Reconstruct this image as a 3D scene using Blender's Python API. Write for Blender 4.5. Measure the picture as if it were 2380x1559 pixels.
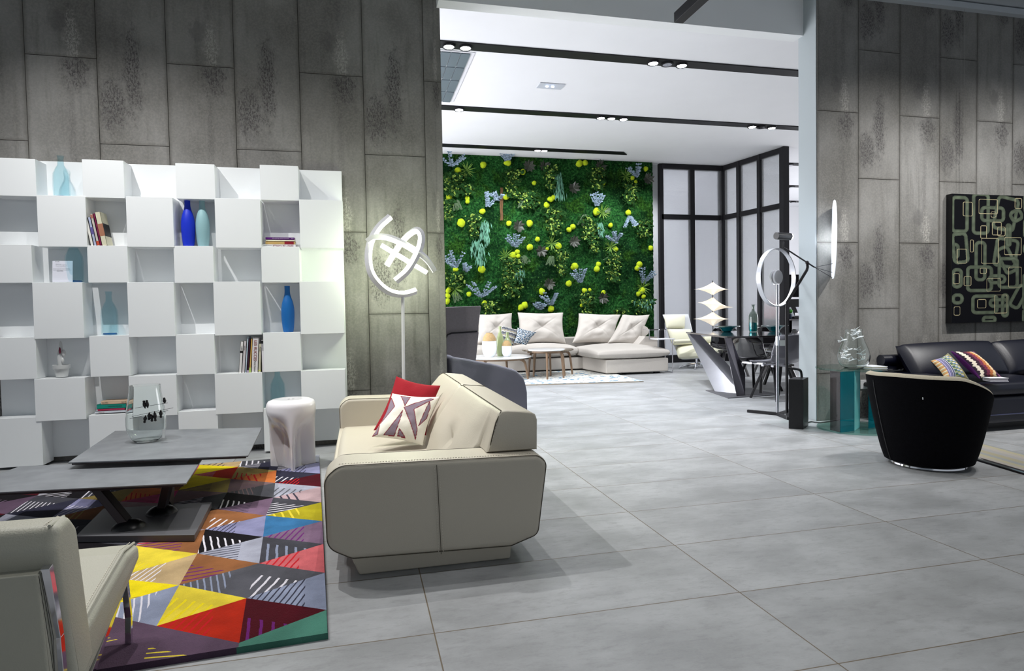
import bpy, bmesh, math, random
from mathutils import Vector, Matrix, noise
random.seed(7)
pi = math.pi
for _o in list(bpy.data.objects): bpy.data.objects.remove(_o)
C = bpy.context.scene.collection
K = 0.72                       # metres per drawing unit (the eye is 1.5 units = 1.08 m above the floor)
# ------------------------------------------------------------------ camera
FPX = 1480.0
YAW, PITCH, ROLL = .2365, -.0345, -.0175
_F = Vector((math.sin(YAW)*math.cos(PITCH), math.cos(YAW)*math.cos(PITCH), math.sin(PITCH)))
_R0 = Vector((math.cos(YAW), -math.sin(YAW), 0)); _U0 = _R0.cross(_F)
_R = _R0*math.cos(ROLL) + _U0*math.sin(ROLL); _U = _R.cross(_F)
EYE = Vector((0, 0, 1.5))
cam = bpy.data.cameras.new('camera'); cam.sensor_width = 36; cam.lens = 36*FPX/2380; cam.clip_end = 200; cam.clip_start = .05
co = bpy.data.objects.new('camera', cam); C.objects.link(co)
co.matrix_world = Matrix(((_R.x, _U.x, -_F.x, 0), (_R.y, _U.y, -_F.y, 0), (_R.z, _U.z, -_F.z, EYE.z*K), (0, 0, 0, 1)))
bpy.context.scene.camera = co
# ------------------------------------------------------------------ world, exposure
w = bpy.data.worlds.new('world'); bpy.context.scene.world = w; w.use_nodes = True
w.node_tree.nodes['Background'].inputs[0].default_value = (.86, .93, 1, 1)
w.node_tree.nodes['Background'].inputs[1].default_value = .43
vs = bpy.context.scene.view_settings
vs.view_transform = 'Standard'; vs.look = 'None'; vs.gamma = 1; vs.use_curve_mapping = False; vs.exposure = 0.0
# ------------------------------------------------------------------ lamps of the two rooms (ceiling spots) and added area fill
def spot(p, t, power, deg=70, rad=.03, blend=.6, col=(1, .985, .96)):
    l = bpy.data.lights.new('spot_lamp', 'SPOT'); l.energy = power; l.spot_size = math.radians(deg); l.spot_blend = blend
    l.shadow_soft_size = rad; l.color = col
    o = bpy.data.objects.new('spot_lamp', l); C.objects.link(o)
    p = Vector(p)*K; t = Vector(t)*K
    o.location = p; o.rotation_euler = (t-p).to_track_quat('-Z', 'Y').to_euler()
def area(p, t, sx, sy, power, col=(1, 1, 1)):
    l = bpy.data.lights.new('fill_area', 'AREA'); l.shape = 'RECTANGLE'; l.size = sx*K; l.size_y = sy*K; l.energy = power; l.color = col
    o = bpy.data.objects.new('fill_area', l); C.objects.link(o)
    p = Vector(p)*K; t = Vector(t)*K
    o.location = p; o.rotation_euler = (t-p).to_track_quat('-Z', 'Y').to_euler()
COOL = (.93, .96, 1)
# front room
for x, tx, pw in ((-3.0, -2.2, 250), (-1.5, -.8, 110), (.2, .9, 60)):
    spot((x, 5.55, 5.4), (tx, 7.2, -.6), pw, 104, .012, 1.0)
spot((-1.5, 5.5, 5.4), (.5, 3.7, 0), 230, 92, .012)
spot((-2.6, 5.0, 5.4), (-1.5, 4.6, 0), 120, 80, .015)
spot((.8, 6.4, 5.4), (1.3, 3.6, 0), 170, 84, .015)
spot((4.2, 5.2, 5.4), (4.4, 3.9, 0), 95, 100, .02)
spot((1.9, 3.4, 5.4), (2.0, 2.4, 0), 105, 105, .03)
for x, tx in ((7.2, 6.8), (9.6, 8.4)):
    spot((x, 4.6, 5.4), (tx, 7.2, .8), 330, 92, .012, 1.0)
spot((6.4, 4.2, 5.4), (6.0, 6.4, .6), 90, 70, .02)
# back room
for x, y in ((1.4, 9.9), (1.66, 9.9), (4.72, 9.9), (5.2, 9.9), (2.0, 12.85), (5.45, 12.85), (8.5, 12.95), (8.96, 12.95)):
    spot((x, y, 5.55), (x, y+.2, 0), 290 if y < 11 else 180, 110, .04, .8, COOL)
for x in (3.2, 4.5, 6.4, 7.6):
    spot((x, 14.9, 5.55), (x, 16.8, 2.6), 190, 85, .03, .8, COOL)
# unseen area lamps added to brighten the back room and its ceiling
area((-3.8, 12.6, 2.3), (4, 12.6, 3.8), 7, 4, 600, (.97, .97, 1))
area((19.8, 15.5, 2.3), (9, 14.5, 4.2), 9, 4, 480, (.97, .97, 1))
area((9.4, 22.5, 3.0), (9.6, 16, 2.6), 2, 4, 130, (.94, .95, 1))  # added behind the partition to brighten its glass panes

# ------------------------------------------------------------------ pixel helpers (a ray through a pixel of the 2380x1559 photo, cut with a plane of the place)
def ray(px, py): return _R*((px-1190)/FPX) - _U*((py-779.5)/FPX) + _F
def FL(px, py, z=0.0):
    d = ray(px, py); return EYE + d*((z-1.5)/d.z)
def PY(px, py, Y):
    d = ray(px, py); return EYE + d*(Y/d.y)
# ------------------------------------------------------------------ colour and materials
def s2l(c): return tuple(((v/255)/12.92 if v/255 <= .04045 else ((v/255+.055)/1.055)**2.4) for v in c[:3])
def nodes(m):
    nt = m.node_tree; return nt, nt.nodes, nt.links, nt.nodes['Principled BSDF']
def mathn(nt, op, a, b=None, clamp=False):
    n = nt.nodes.new('ShaderNodeMath'); n.operation = op; n.use_clamp = clamp
    for i, v in enumerate((a, b)):
        if v is None: continue
        if isinstance(v, (int, float)): n.inputs[i].default_value = v
        else: nt.links.new(v, n.inputs[i])
    return n.outputs[0]
def mixc(nt, f, a, b, mode='MIX'):
    n = nt.nodes.new('ShaderNodeMix'); n.data_type = 'RGBA'; n.blend_type = mode
    for i, v in ((0, f), (6, a), (7, b)):
        if isinstance(v, (int, float)): n.inputs[i].default_value = v
        elif isinstance(v, tuple): n.inputs[i].default_value = (*v[:3], 1)
        else: nt.links.new(v, n.inputs[i])
    return n.outputs[2]
def noisen(nt, vec, scale, detail=4, rough=.55, dist=0, out=0):
    n = nt.nodes.new('ShaderNodeTexNoise'); n.inputs['Scale'].default_value = scale; n.inputs['Detail'].default_value = detail
    n.inputs['Roughness'].default_value = rough; n.inputs['Distortion'].default_value = dist
    if vec is not None: nt.links.new(vec, n.inputs['Vector'])
    return n.outputs[out]
def mapn(nt, vec, scale=(1, 1, 1), loc=(0, 0, 0)):
    n = nt.nodes.new('ShaderNodeMapping'); n.inputs['Scale'].default_value = scale; n.inputs['Location'].default_value = loc
    nt.links.new(vec, n.inputs['Vector']); return n.outputs[0]
def ramp(nt, f, a, b, smooth=True):
    n = nt.nodes.new('ShaderNodeMapRange'); n.interpolation_type = 'SMOOTHSTEP' if smooth else 'LINEAR'
    n.inputs['From Min'].default_value = a; n.inputs['From Max'].default_value = b
    nt.links.new(f, n.inputs['Value']); return n.outputs[0]
def texco(nt, k='Object'):
    return nt.nodes.new('ShaderNodeTexCoord').outputs[k]
def bumpn(nt, bsdf, h, st=.3, dist=.01):
    n = nt.nodes.new('ShaderNodeBump'); n.inputs['Strength'].default_value = st; n.inputs['Distance'].default_value = dist
    nt.links.new(h, n.inputs['Height']); nt.links.new(n.outputs[0], bsdf.inputs['Normal'])
def M(name, col, rough=.5, metal=0, bump=None, var=None, coat=0, trans=0, ior=1.45, emit=None, sheen=0, spec=.5, attr=False):
    m = bpy.data.materials.new(name); m.use_nodes = True
    nt, N, L, b = nodes(m)
    c = s2l(col); b.inputs['Base Color'].default_value = (*c, 1)
    b.inputs['Roughness'].default_value = rough; b.inputs['Metallic'].default_value = metal
    b.inputs['Coat Weight'].default_value = coat; b.inputs['Coat Roughness'].default_value = .08
    b.inputs['Transmission Weight'].default_value = trans; b.inputs['IOR'].default_value = ior
    b.inputs['Sheen Weight'].default_value = sheen; b.inputs['Specular IOR Level'].default_value = spec
    if emit: b.inputs['Emission Color'].default_value = (*s2l(emit[0]), 1); b.inputs['Emission Strength'].default_value = emit[1]
    v = texco(nt)
    src = None
    if attr:
        a = N.new('ShaderNodeVertexColor'); a.layer_name = 'Col'; src = a.outputs[0]; L.new(src, b.inputs['Base Color'])
    if var:
        f = noisen(nt, v, var[0], 5)
        dark = tuple(x*(1-var[1]) for x in c); lite = tuple(min(1, x*(1+var[1])) for x in c)
        if attr:
            g = mixc(nt, f, (1-var[1],)*3, (1+var[1],)*3); o = mixc(nt, 1.0, src, g, 'MULTIPLY')
        else: o = mixc(nt, f, dark, lite)
        L.new(o, b.inputs['Base Color'])
    if bump: bumpn(nt, b, noisen(nt, v, bump[0], 3, .6), bump[1], .004)
    return m
def concrete_mat():
    m = bpy.data.materials.new('concrete_panels'); m.use_nodes = True; nt, N, L, b = nodes(m)
    uv = texco(nt, 'UV'); at = N.new('ShaderNodeAttribute'); at.attribute_name = 'kind'; kind = at.outputs['Fac']
    ar = N.new('ShaderNodeAttribute'); ar.attribute_name = 'rnd'; rnd = ar.outputs['Fac']
    sep = N.new('ShaderNodeSeparateXYZ'); L.new(uv, sep.inputs[0]); u, v = sep.outputs[0], sep.outputs[1]
    obj = texco(nt)
    big = noisen(nt, mapn(nt, obj, (1.2, 1, .8)), 1.6, 4, .55)
    streak = noisen(nt, mapn(nt, obj, (9, 1, .7)), 2.0, 5, .6)
    fine = noisen(nt, obj, 60, 3, .7)
    base = mixc(nt, ramp(nt, big, .3, .7), s2l((102, 101, 98)), s2l((138, 137, 135)))
    base = mixc(nt, mathn(nt, 'MULTIPLY', ramp(nt, streak, .5, .75), .5), base, s2l((92, 91, 88)))
    base = mixc(nt, mathn(nt, 'MULTIPLY', ramp(nt, fine, .35, .7), .18), base, s2l((180, 176, 168)))
    base = mixc(nt, mathn(nt, 'MULTIPLY', rnd, .18), base, s2l((100, 97, 92)))
    def blob(cu, cv, ru, rv, soft=.6):
        du = mathn(nt, 'DIVIDE', mathn(nt, 'SUBTRACT', u, cu), ru); dv = mathn(nt, 'DIVIDE', mathn(nt, 'SUBTRACT', v, cv), rv)
        d = mathn(nt, 'SQRT', mathn(nt, 'ADD', mathn(nt, 'MULTIPLY', du, du), mathn(nt, 'MULTIPLY', dv, dv)))
        d = mathn(nt, 'ADD', d, mathn(nt, 'MULTIPLY', mathn(nt, 'SUBTRACT', noisen(nt, mapn(nt, uv, (1, 1.6, 1)), 9, 7, .72), .5), 2.6))
        return mathn(nt, 'SUBTRACT', 1, ramp(nt, d, 1-soft, 1+soft*.3), True)
    pit = ramp(nt, noisen(nt, mapn(nt, uv, (1, 1.3, 1)), 42, 6, .85), .47, .55)
    # kind 1: long pitted patch down the middle, kind 0: patch at the top, smooth stain low
    a1 = mathn(nt, 'MAXIMUM', blob(.50, .40, .16, .28), blob(.22, .22, .24, .17))
    a0 = mathn(nt, 'MAXIMUM', blob(.70, .90, .22, .12), mathn(nt, 'MULTIPLY', blob(.62, .5, .06, .5), .35))
    k1 = mathn(nt, 'MULTIPLY', a1, kind); k0 = mathn(nt, 'MULTIPLY', a0, mathn(nt, 'SUBTRACT', 1, kind))
    k = mathn(nt, 'MULTIPLY', mathn(nt, 'ADD', k1, k0, True), mathn(nt, 'ADD', mathn(nt, 'MULTIPLY', pit, .8), .16))
    base = mixc(nt, k, base, s2l((72, 69, 70)))
    st = mathn(nt, 'MULTIPLY', blob(.47, .2, .15, .07, .4), mathn(nt, 'MULTIPLY', mathn(nt, 'SUBTRACT', 1, kind), .4))
    base = mixc(nt, st, base, s2l((88, 86, 86)))
    sp = mathn(nt, 'MULTIPLY', blob(.66, .1, .12, .16), mathn(nt, 'MULTIPLY', pit, mathn(nt, 'SUBTRACT', 1, kind)))
    base = mixc(nt, mathn(nt, 'MULTIPLY', sp, .55), base, s2l((196, 193, 186)))
    # pinholes
    vo = N.new('ShaderNodeTexVoronoi'); vo.inputs['Scale'].default_value = 26; L.new(mapn(nt, uv, (1, 2.7, 1)), vo.inputs['Vector'])
    cell = N.new('ShaderNodeSeparateColor'); L.new(vo.outputs['Color'], cell.inputs[0])
    hole = mathn(nt, 'MULTIPLY', mathn(nt, 'LESS_THAN', vo.outputs['Distance'], .085), mathn(nt, 'GREATER_THAN', cell.outputs[0], .6))
    base = mixc(nt, mathn(nt, 'MULTIPLY', hole, .75), base, s2l((62, 59, 56)))
    # uneven darker panel edges
    def edge(c, w):
        d = mathn(nt, 'SUBTRACT', .5, mathn(nt, 'ABSOLUTE', mathn(nt, 'SUBTRACT', c, .5)))
        d = mathn(nt, 'ADD', d, mathn(nt, 'MULTIPLY', mathn(nt, 'SUBTRACT', noisen(nt, uv, 14, 4), .5), w))
        return mathn(nt, 'SUBTRACT', 1, ramp(nt, d, 0, w), True)
    e = mathn(nt, 'MAXIMUM', edge(u, .07), edge(v, .02))
    base = mixc(nt, mathn(nt, 'MULTIPLY', e, .5), base, s2l((84, 81, 76)))
    L.new(base, b.inputs['Base Color']); b.inputs['Roughness'].default_value = .72; b.inputs['Specular IOR Level'].default_value = .25
    h = mathn(nt, 'SUBTRACT', mathn(nt, 'MULTIPLY', fine, .3), mathn(nt, 'ADD', k, mathn(nt, 'MULTIPLY', hole, .8)))
    bumpn(nt, b, h, .35, .004)
    return m
def floor_mat():
    m = bpy.data.materials.new('floor_tiles'); m.use_nodes = True; nt, N, L, b = nodes(m)
    o = texco(nt); sep = N.new('ShaderNodeSeparateXYZ'); L.new(o, sep.inputs[0])
    def gr(c, off, step, w):
        t = mathn(nt, 'FRACT', mathn(nt, 'DIVIDE', mathn(nt, 'SUBTRACT', c, off*K), step*K))
        d = mathn(nt, 'SUBTRACT', .5, mathn(nt, 'ABSOLUTE', mathn(nt, 'SUBTRACT', t, .5)))
        return mathn(nt, 'LESS_THAN', d, w*K/(step*K)), mathn(nt, 'FLOOR', mathn(nt, 'DIVIDE', mathn(nt, 'SUBTRACT', c, off*K), step*K))
    gx, ix = gr(sep.outputs[0], .312, 1.62, .0032); gy, iy = gr(sep.outputs[1], 2.247, .715, .0032)
    g = mathn(nt, 'MAXIMUM', gx, gy)
    comb = N.new('ShaderNodeCombineXYZ'); L.new(ix, comb.inputs[0]); L.new(iy, comb.inputs[1])
    wn = N.new('ShaderNodeTexWhiteNoise'); L.new(comb.outputs[0], wn.inputs[0])
    off = N.new('ShaderNodeVectorMath'); off.operation = 'MULTIPLY_ADD'; L.new(wn.outputs['Color'], off.inputs[0]); off.inputs[1].default_value = (8, 8, 8); L.new(o, off.inputs[2])
    c1 = noisen(nt, mapn(nt, off.outputs[0], (1.1, 2.0, 1)), 2.2, 7, .62); c2 = noisen(nt, mapn(nt, off.outputs[0], (1, 2.4, 1)), 13, 6, .75); c3 = noisen(nt, o, 120, 2)
    c = mixc(nt, ramp(nt, c1, .3, .72), s2l((138, 140, 142)), s2l((164, 166, 169)))
    c = mixc(nt, mathn(nt, 'MULTIPLY', ramp(nt, c2, .46, .74), .5), c, s2l((116, 117, 118)))
    c = mixc(nt, mathn(nt, 'MULTIPLY', c3, .12), c, s2l((200, 200, 200)))
    c = mixc(nt, g, c, s2l((104, 92, 74)))
    L.new(c, b.inputs['Base Color'])
    L.new(mathn(nt, 'ADD', mathn(nt, 'MULTIPLY', c1, .2), .30), b.inputs['Roughness'])
    bumpn(nt, b, mathn(nt, 'SUBTRACT', mathn(nt, 'MULTIPLY', c2, .15), g), .25, .002)
    return m
def rug_mat():
    m = bpy.data.materials.new('patchwork_rug_pile'); m.use_nodes = True; nt, N, L, b = nodes(m)
    ca = N.new('ShaderNodeVertexColor'); ca.layer_name = 'Col'; cb = N.new('ShaderNodeVertexColor'); cb.layer_name = 'Col2'
    uv = texco(nt, 'UV'); o = texco(nt)
    wob = noisen(nt, o, 14, 3)
    sep = N.new('ShaderNodeSeparateXYZ'); L.new(uv, sep.inputs[0])
    t = mathn(nt, 'FRACT', mathn(nt, 'ADD', sep.outputs[0], mathn(nt, 'MULTIPLY', wob, .28)))
    st = mathn(nt, 'MULTIPLY', mathn(nt, 'LESS_THAN', t, .27), mathn(nt, 'GREATER_THAN', sep.outputs[1], 0))
    n1 = noisen(nt, o, 260, 2); n2 = noisen(nt, o, 7, 4)
    a = mixc(nt, ramp(nt, n2, .3, .7), (.80, .80, .80), (1.12, 1.12, 1.12))
    c = mixc(nt, 1.0, ca.outputs[0], a, 'MULTIPLY'); c = mixc(nt, mathn(nt, 'MULTIPLY', st, .95), c, cb.outputs[0])
    c = mixc(nt, mathn(nt, 'MULTIPLY', n1, .25), c, (.02, .02, .02))
    L.new(c, b.inputs['Base Color']); b.inputs['Roughness'].default_value = .95; b.inputs['Sheen Weight'].default_value = .03; b.inputs['Specular IOR Level'].default_value = .05
    bumpn(nt, b, mathn(nt, 'ADD', n1, mathn(nt, 'MULTIPLY', st, .8)), .6, .006)
    return m
def ribbed_glass():
    m = bpy.data.materials.new('ribbed_glass'); m.use_nodes = True; nt, N, L, b = nodes(m); b.inputs['Coat Weight'].default_value = .8; b.inputs['Coat Roughness'].default_value = .03
    o = texco(nt); wv = N.new('ShaderNodeTexWave'); wv.bands_direction = 'Z'; wv.inputs['Scale'].default_value = 26; wv.inputs['Distortion'].default_value = .6; L.new(o, wv.inputs['Vector'])
    b.inputs['Base Color'].default_value = (.76, .78, .80, 1); b.inputs['Roughness'].default_value = .22; b.inputs['Transmission Weight'].default_value = .84
    bumpn(nt, b, mathn(nt, 'ADD', wv.outputs['Fac'], noisen(nt, o, 12, 3)), .5, .004)
    return m
def moss_mat():
    m = bpy.data.materials.new('moss'); m.use_nodes = True; nt, N, L, b = nodes(m)
    o = texco(nt); v1 = noisen(nt, o, 1.1, 4, .6, .6); v2 = noisen(nt, o, 26, 6, .78); v3 = noisen(nt, o, 2.3, 3, .5, .3)
    c = mixc(nt, ramp(nt, v1, .38, .62), s2l((18, 60, 24)), s2l((48, 112, 50)))
    c = mixc(nt, mathn(nt, 'MULTIPLY', ramp(nt, v3, .52, .66), .8), c, s2l((56, 100, 22)))
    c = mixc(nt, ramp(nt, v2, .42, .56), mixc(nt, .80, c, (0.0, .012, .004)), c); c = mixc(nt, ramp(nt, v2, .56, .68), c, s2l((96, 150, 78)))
    L.new(c, b.inputs['Base Color']); b.inputs['Roughness'].default_value = .95; b.inputs['Specular IOR Level'].default_value = .1
    bumpn(nt, b, mathn(nt, 'ADD', v2, noisen(nt, o, 60, 3, .7)), 1.0, .05)
    return m
def sheet_glass(name, tint, dif=0, dcol=(0, 0, 0)):
    m = bpy.data.materials.new(name); m.use_nodes = True; nt = m.node_tree; N, L = nt.nodes, nt.links
    N.remove(N['Principled BSDF']); t = N.new('ShaderNodeBsdfTransparent'); t.inputs[0].default_value = (*s2l(tint), 1)
    g = N.new('ShaderNodeBsdfGlossy'); g.inputs['Roughness'].default_value = .02
    f = N.new('ShaderNodeFresnel'); f.inputs[0].default_value = 1.5
    mx = N.new('ShaderNodeMixShader'); ge = N.new('ShaderNodeNewGeometry'); L.new(mathn(nt, 'MULTIPLY', f.outputs[0], mathn(nt, 'SUBTRACT', 1, ge.outputs['Backfacing'])), mx.inputs[0]); L.new(t.outputs[0], mx.inputs[1]); L.new(g.outputs[0], mx.inputs[2])
    out = mx.outputs[0]
    if dif:
        d = N.new('ShaderNodeBsdfDiffuse'); d.inputs[0].default_value = (*s2l(dcol), 1); m2 = N.new('ShaderNodeMixShader'); m2.inputs[0].default_value = dif
        L.new(out, m2.inputs[1]); L.new(d.outputs[0], m2.inputs[2]); out = m2.outputs[0]
    L.new(out, N['Material Output'].inputs[0]); return m
# ------------------------------------------------------------------ mesh helpers (all lengths in drawing units)
class B:
    def __init__(s): s.v = []; s.f = []; s.m = None
    def add(s, V, F):
        n = len(s.v); s.v += [Vector(p) for p in V]; s.f += [tuple(i+n for i in f) for f in F]; return s
    def box(s, lo, hi):
        x0, y0, z0 = lo; x1, y1, z1 = hi
        return s.add([(x0,y0,z0),(x1,y0,z0),(x1,y1,z0),(x0,y1,z0),(x0,y0,z1),(x1,y0,z1),(x1,y1,z1),(x0,y1,z1)],
                     [(0,3,2,1),(4,5,6,7),(0,1,5,4),(1,2,6,5),(2,3,7,6),(3,0,4,7)])
    def obox(s, c, ax, ay, az):                     # centre and three half-edge vectors
        c, ax, ay, az = map(Vector, (c, ax, ay, az))
        V = [c+ax*i+ay*j+az*k for k in (-1, 1) for (i, j) in ((-1,-1),(1,-1),(1,1),(-1,1))]
        F = [(0,3,2,1),(4,5,6,7),(0,1,5,4),(1,2,6,5),(2,3,7,6),(3,0,4,7)]
        if ax.cross(ay).dot(az) < 0: F = [f[::-1] for f in F]
        return s.add(V, F)
    def bar(s, a, b, w, h=None, up=(0, 0, 1)):      # rectangular bar from a to b
        a, b = Vector(a), Vector(b); h = h or w; d = (b-a).normalized(); up = Vector(up)
        x = d.cross(up)
        if x.length < 1e-3: x = d.cross(Vector((0, 1, 0)))
        x.normalize(); z = x.cross(d)
        return s.obox((a+b)/2, (b-a)/2, x*(w/2), z*(h/2))
    def prism(s, P, d):                             # planar polygon P (3d points) pushed along d
        n = len(P); P = [Vector(p) for p in P]; d = Vector(d)
        nrm = sum(((P[i]-P[0]).cross(P[(i+1) % n]-P[0]) for i in range(1, n)), Vector())
        if nrm.dot(d) > 0: P = P[::-1]
        return s.add(P+[p+d for p in P], [tuple(range(n)), tuple(range(2*n-1, n-1, -1))]+[((i+1) % n, i, i+n, (i+1) % n+n) for i in range(n)])
    def tube(s, pts, r, n=10, closed=False, cap=True):
        pts = [Vector(p) for p in pts]; m = len(pts); rr = r if isinstance(r, (list, tuple)) else [r]*m
        rings = []; prev = None
        for i, p in enumerate(pts):
            a = pts[(i-1) % m] if (closed or i > 0) else p; b = pts[(i+1) % m] if (closed or i < m-1) else p
            t = (b-a).normalized()
            if prev is None:
                x = t.cross(Vector((0, 0, 1)))
                if x.length < .1: x = t.cross(Vector((0, 1, 0)))
            else: x = prev - t*prev.dot(t)
            x.normalize(); prev = x; y = t.cross(x)
            rings.append([p+(x*math.cos(2*pi*k/n)+y*math.sin(2*pi*k/n))*rr[i] for k in range(n)])
        V = [q for rg in rings for q in rg]; F = []
        for i in range(m if closed else m-1):
            j = (i+1) % m
            for k in range(n): F.append((i*n+k, i*n+(k+1) % n, j*n+(k+1) % n, j*n+k))
        if cap and not closed: F += [tuple(range(n-1, -1, -1)), tuple(range((m-1)*n, m*n))]
        return s.add(V, F)
    def lathe(s, prof, c=(0, 0, 0), n=32, caps=(True, True), sx=1, sy=1):
        c = Vector(c); V = []; F = []; m = len(prof)
        for r, z in prof: V += [c+Vector((r*sx*math.cos(2*pi*k/n), r*sy*math.sin(2*pi*k/n), z)) for k in range(n)]
        for i in range(m-1):
            for k in range(n): F.append((i*n+k, i*n+(k+1) % n, (i+1)*n+(k+1) % n, (i+1)*n+k))
        if caps[0]: F.append(tuple(range(n-1, -1, -1)))
        if caps[1]: F.append(tuple(range((m-1)*n, m*n)))
        return s.add(V, F)
    def grid(s, fn, nu, nv, flip=False):
        V = [fn(i/(nu-1), j/(nv-1)) for j in range(nv) for i in range(nu)]
        F = [(j*nu+i, j*nu+i+1, (j+1)*nu+i+1, (j+1)*nu+i) for j in range(nv-1) for i in range(nu-1)]
        if flip: F = [f[::-1] for f in F]
        return s.add(V, F)
    def loft(s, rings, closed=True, caps=True):
        n = len(rings[0]); V = [p for r in rings for p in r]; F = []
        for i in range(len(rings)-1):
            for k in range(n if closed else n-1): F.append((i*n+k, i*n+(k+1) % n, (i+1)*n+(k+1) % n, (i+1)*n+k))
        if caps and closed: F += [tuple(range(n-1, -1, -1)), tuple(range((len(rings)-1)*n, len(rings)*n))]
        return s.add(V, F)
    def ball(s, c, r, n=12, m=8, sc=(1, 1, 1), jit=0):
        c = Vector(c); V = [c+Vector((0, 0, -r*sc[2]))]; F = []
        for j in range(1, m):
            t = pi*j/m
            for k in range(n):
                a = 2*pi*k/n; q = r*(1+random.uniform(-jit, jit))
                V.append(c+Vector((q*sc[0]*math.sin(t)*math.cos(a), q*sc[1]*math.sin(t)*math.sin(a), -q*sc[2]*math.cos(t))))
        V.append(c+Vector((0, 0, r*sc[2])))
        for k in range(n): F.append((0, 1+(k+1) % n, 1+k))
        for j in range(m-2):
            for k in range(n): F.append((1+j*n+k, 1+j*n+(k+1) % n, 1+(j+1)*n+(k+1) % n, 1+(j+1)*n+k))
        for k in range(n): F.append((len(V)-1, 1+(m-2)*n+k, 1+(m-2)*n+(k+1) % n))
        return s.add(V, F)
    def T(s, mat): s.v = [mat @ p for p in s.v]; return s
def rounded(P, r, seg=5):                            # round the corners of a 2d polygon, one radius or one per corner
    out = []; n = len(P); r = r if isinstance(r, (list, tuple)) else [r]*n
    for i in range(n):
        p = Vector(P[i]); a = Vector(P[i-1]); b = Vector(P[(i+1) % n]); da, db = (a-p), (b-p)
        ang = da.angle(db); q = min(r[i]/math.tan(ang/2), da.length*.45, db.length*.45)
        p0 = p+da.normalized()*q; p1 = p+db.normalized()*q
        for k in range(seg+1):
            t = k/seg; out.append(p0*(1-t)**2+p*2*t*(1-t)+p1*t*t)
    return out
WORLD = {}
def setp(o, label=None, cat=None, group=None, kind=None):
    if label: o['label'] = label
    if cat: o['category'] = cat
    if group: o['group'] = group
    if kind: o['kind'] = kind
    return o
def thing(name, label, cat, loc, group=None, local=False, rz=0):
    o = bpy.data.objects.new(name, None); C.objects.link(o); o.empty_display_size = .1
    o.location = Vector(loc)*K; o.rotation_euler = (0, 0, rz)
    WORLD[o.name] = None if local else Vector(loc)
    return setp(o, label, cat, group)
def part(name, b, mat, parent=None, smooth=False, bevel=0, seg=2, sub=0, label=None, uv=None, col=None, org=None, ang=35, solid=0):
    if isinstance(b, B) and org is None and parent is None:
        xs = [p.x for p in b.v]; ys = [p.y for p in b.v]; zs = [p.z for p in b.v]
        org = Vector(((min(xs)+max(xs))/2, (min(ys)+max(ys))/2, min(zs)))
    root = Vector((0, 0, 0))
    if parent is not None:
        q = parent
        while q.parent is not None: q = q.parent
        w0 = WORLD.get(q.name)
        root = w0 if w0 is not None else Vector((0, 0, 0))
        if q.type == 'MESH' and w0 is None: root = Vector(q.location)/K
    else: root = Vector(org)
    me = bpy.data.meshes.new(name)
    me.from_pydata([(p-root)*K for p in b.v], [], b.f); me.validate(); me.update()
    o = bpy.data.objects.new(name, me); C.objects.link(o)
    if parent is None: o.location = root*K
    else: o.parent = parent
    for mm in (mat if isinstance(mat, (list, tuple)) else [mat]): me.materials.append(mm)
    if b.m:
        for p, i in zip(me.polygons, b.m): p.material_index = i
    if smooth:
        me.polygons.foreach_set('use_smooth', [True]*len(me.polygons))
        if not sub: me.set_sharp_from_angle(angle=math.radians(ang))
    if col:
        a = me.color_attributes.new('Col', 'FLOAT_COLOR', 'POINT')
        a.data.foreach_set('color', [x for c in col for x in (*c, 1)])
    if bevel:
        md = o.modifiers.new('b', 'BEVEL'); md.width = bevel*K; md.segments = seg; md.limit_method = 'ANGLE'; md.angle_limit = math.radians(40); md.harden_normals = True
        me.polygons.foreach_set('use_smooth', [True]*len(me.polygons))
    if solid:
        md = o.modifiers.new('s', 'SOLIDIFY'); md.thickness = solid*K; md.offset = 0
    if sub:
        md = o.modifiers.new('d', 'SUBSURF'); md.levels = sub; md.render_levels = sub
    if label: o['label'] = label
    return o
def struct(name, b, mat, **k): return setp(part(name, b, mat, **k), kind='structure')
def copy_tree(o, parent=None):
    c = o.copy(); C.objects.link(c)
    if parent is not None: c.parent = parent; c.matrix_parent_inverse = o.matrix_parent_inverse
    for ch in list(o.children): copy_tree(ch, c)
    return c
def pillow(b, P00, P10, P11, P01, t, n=26, pinch=.05, tuft=0, paint=None, wr=0, pw=.45):
    P00, P10, P11, P01 = map(Vector, (P00, P10, P11, P01)); cols = []
    nrm = ((P10-P00).cross(P01-P00)).normalized()
    for sd in (1, -1):
        def fn(u, v):
            uu = u+(u-.5)*-pinch*math.sin(pi*v)*2*abs(u-.5)*1.0; vv = v+(v-.5)*-pinch*math.sin(pi*u)*2*abs(v-.5)
            p = (P00*(1-uu)+P10*uu)*(1-vv)+(P01*(1-uu)+P11*uu)*vv
            h = (max(0, math.sin(pi*u))*max(0, math.sin(pi*v)))**pw
            if tuft and sd == 1:
                d = math.hypot(u-.5, v-.5); h *= 1-tuft*math.exp(-(d/.13)**2)
                cr = min(abs(u-v), abs(u+v-1))/1.4; h *= 1-.12*math.exp(-(cr/.016)**2)*math.exp(-(d/.34)**2)
            if wr: h += wr*noise.noise(Vector((u*6, v*6, P00.x*3+sd)))*min(1, h)
            cols.append(paint(u, v, sd) if paint else (0, 0, 0))
            return p+nrm*(sd*t/2*h)
        b.grid(fn, n, n, flip=(sd == -1))
    return cols
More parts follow.
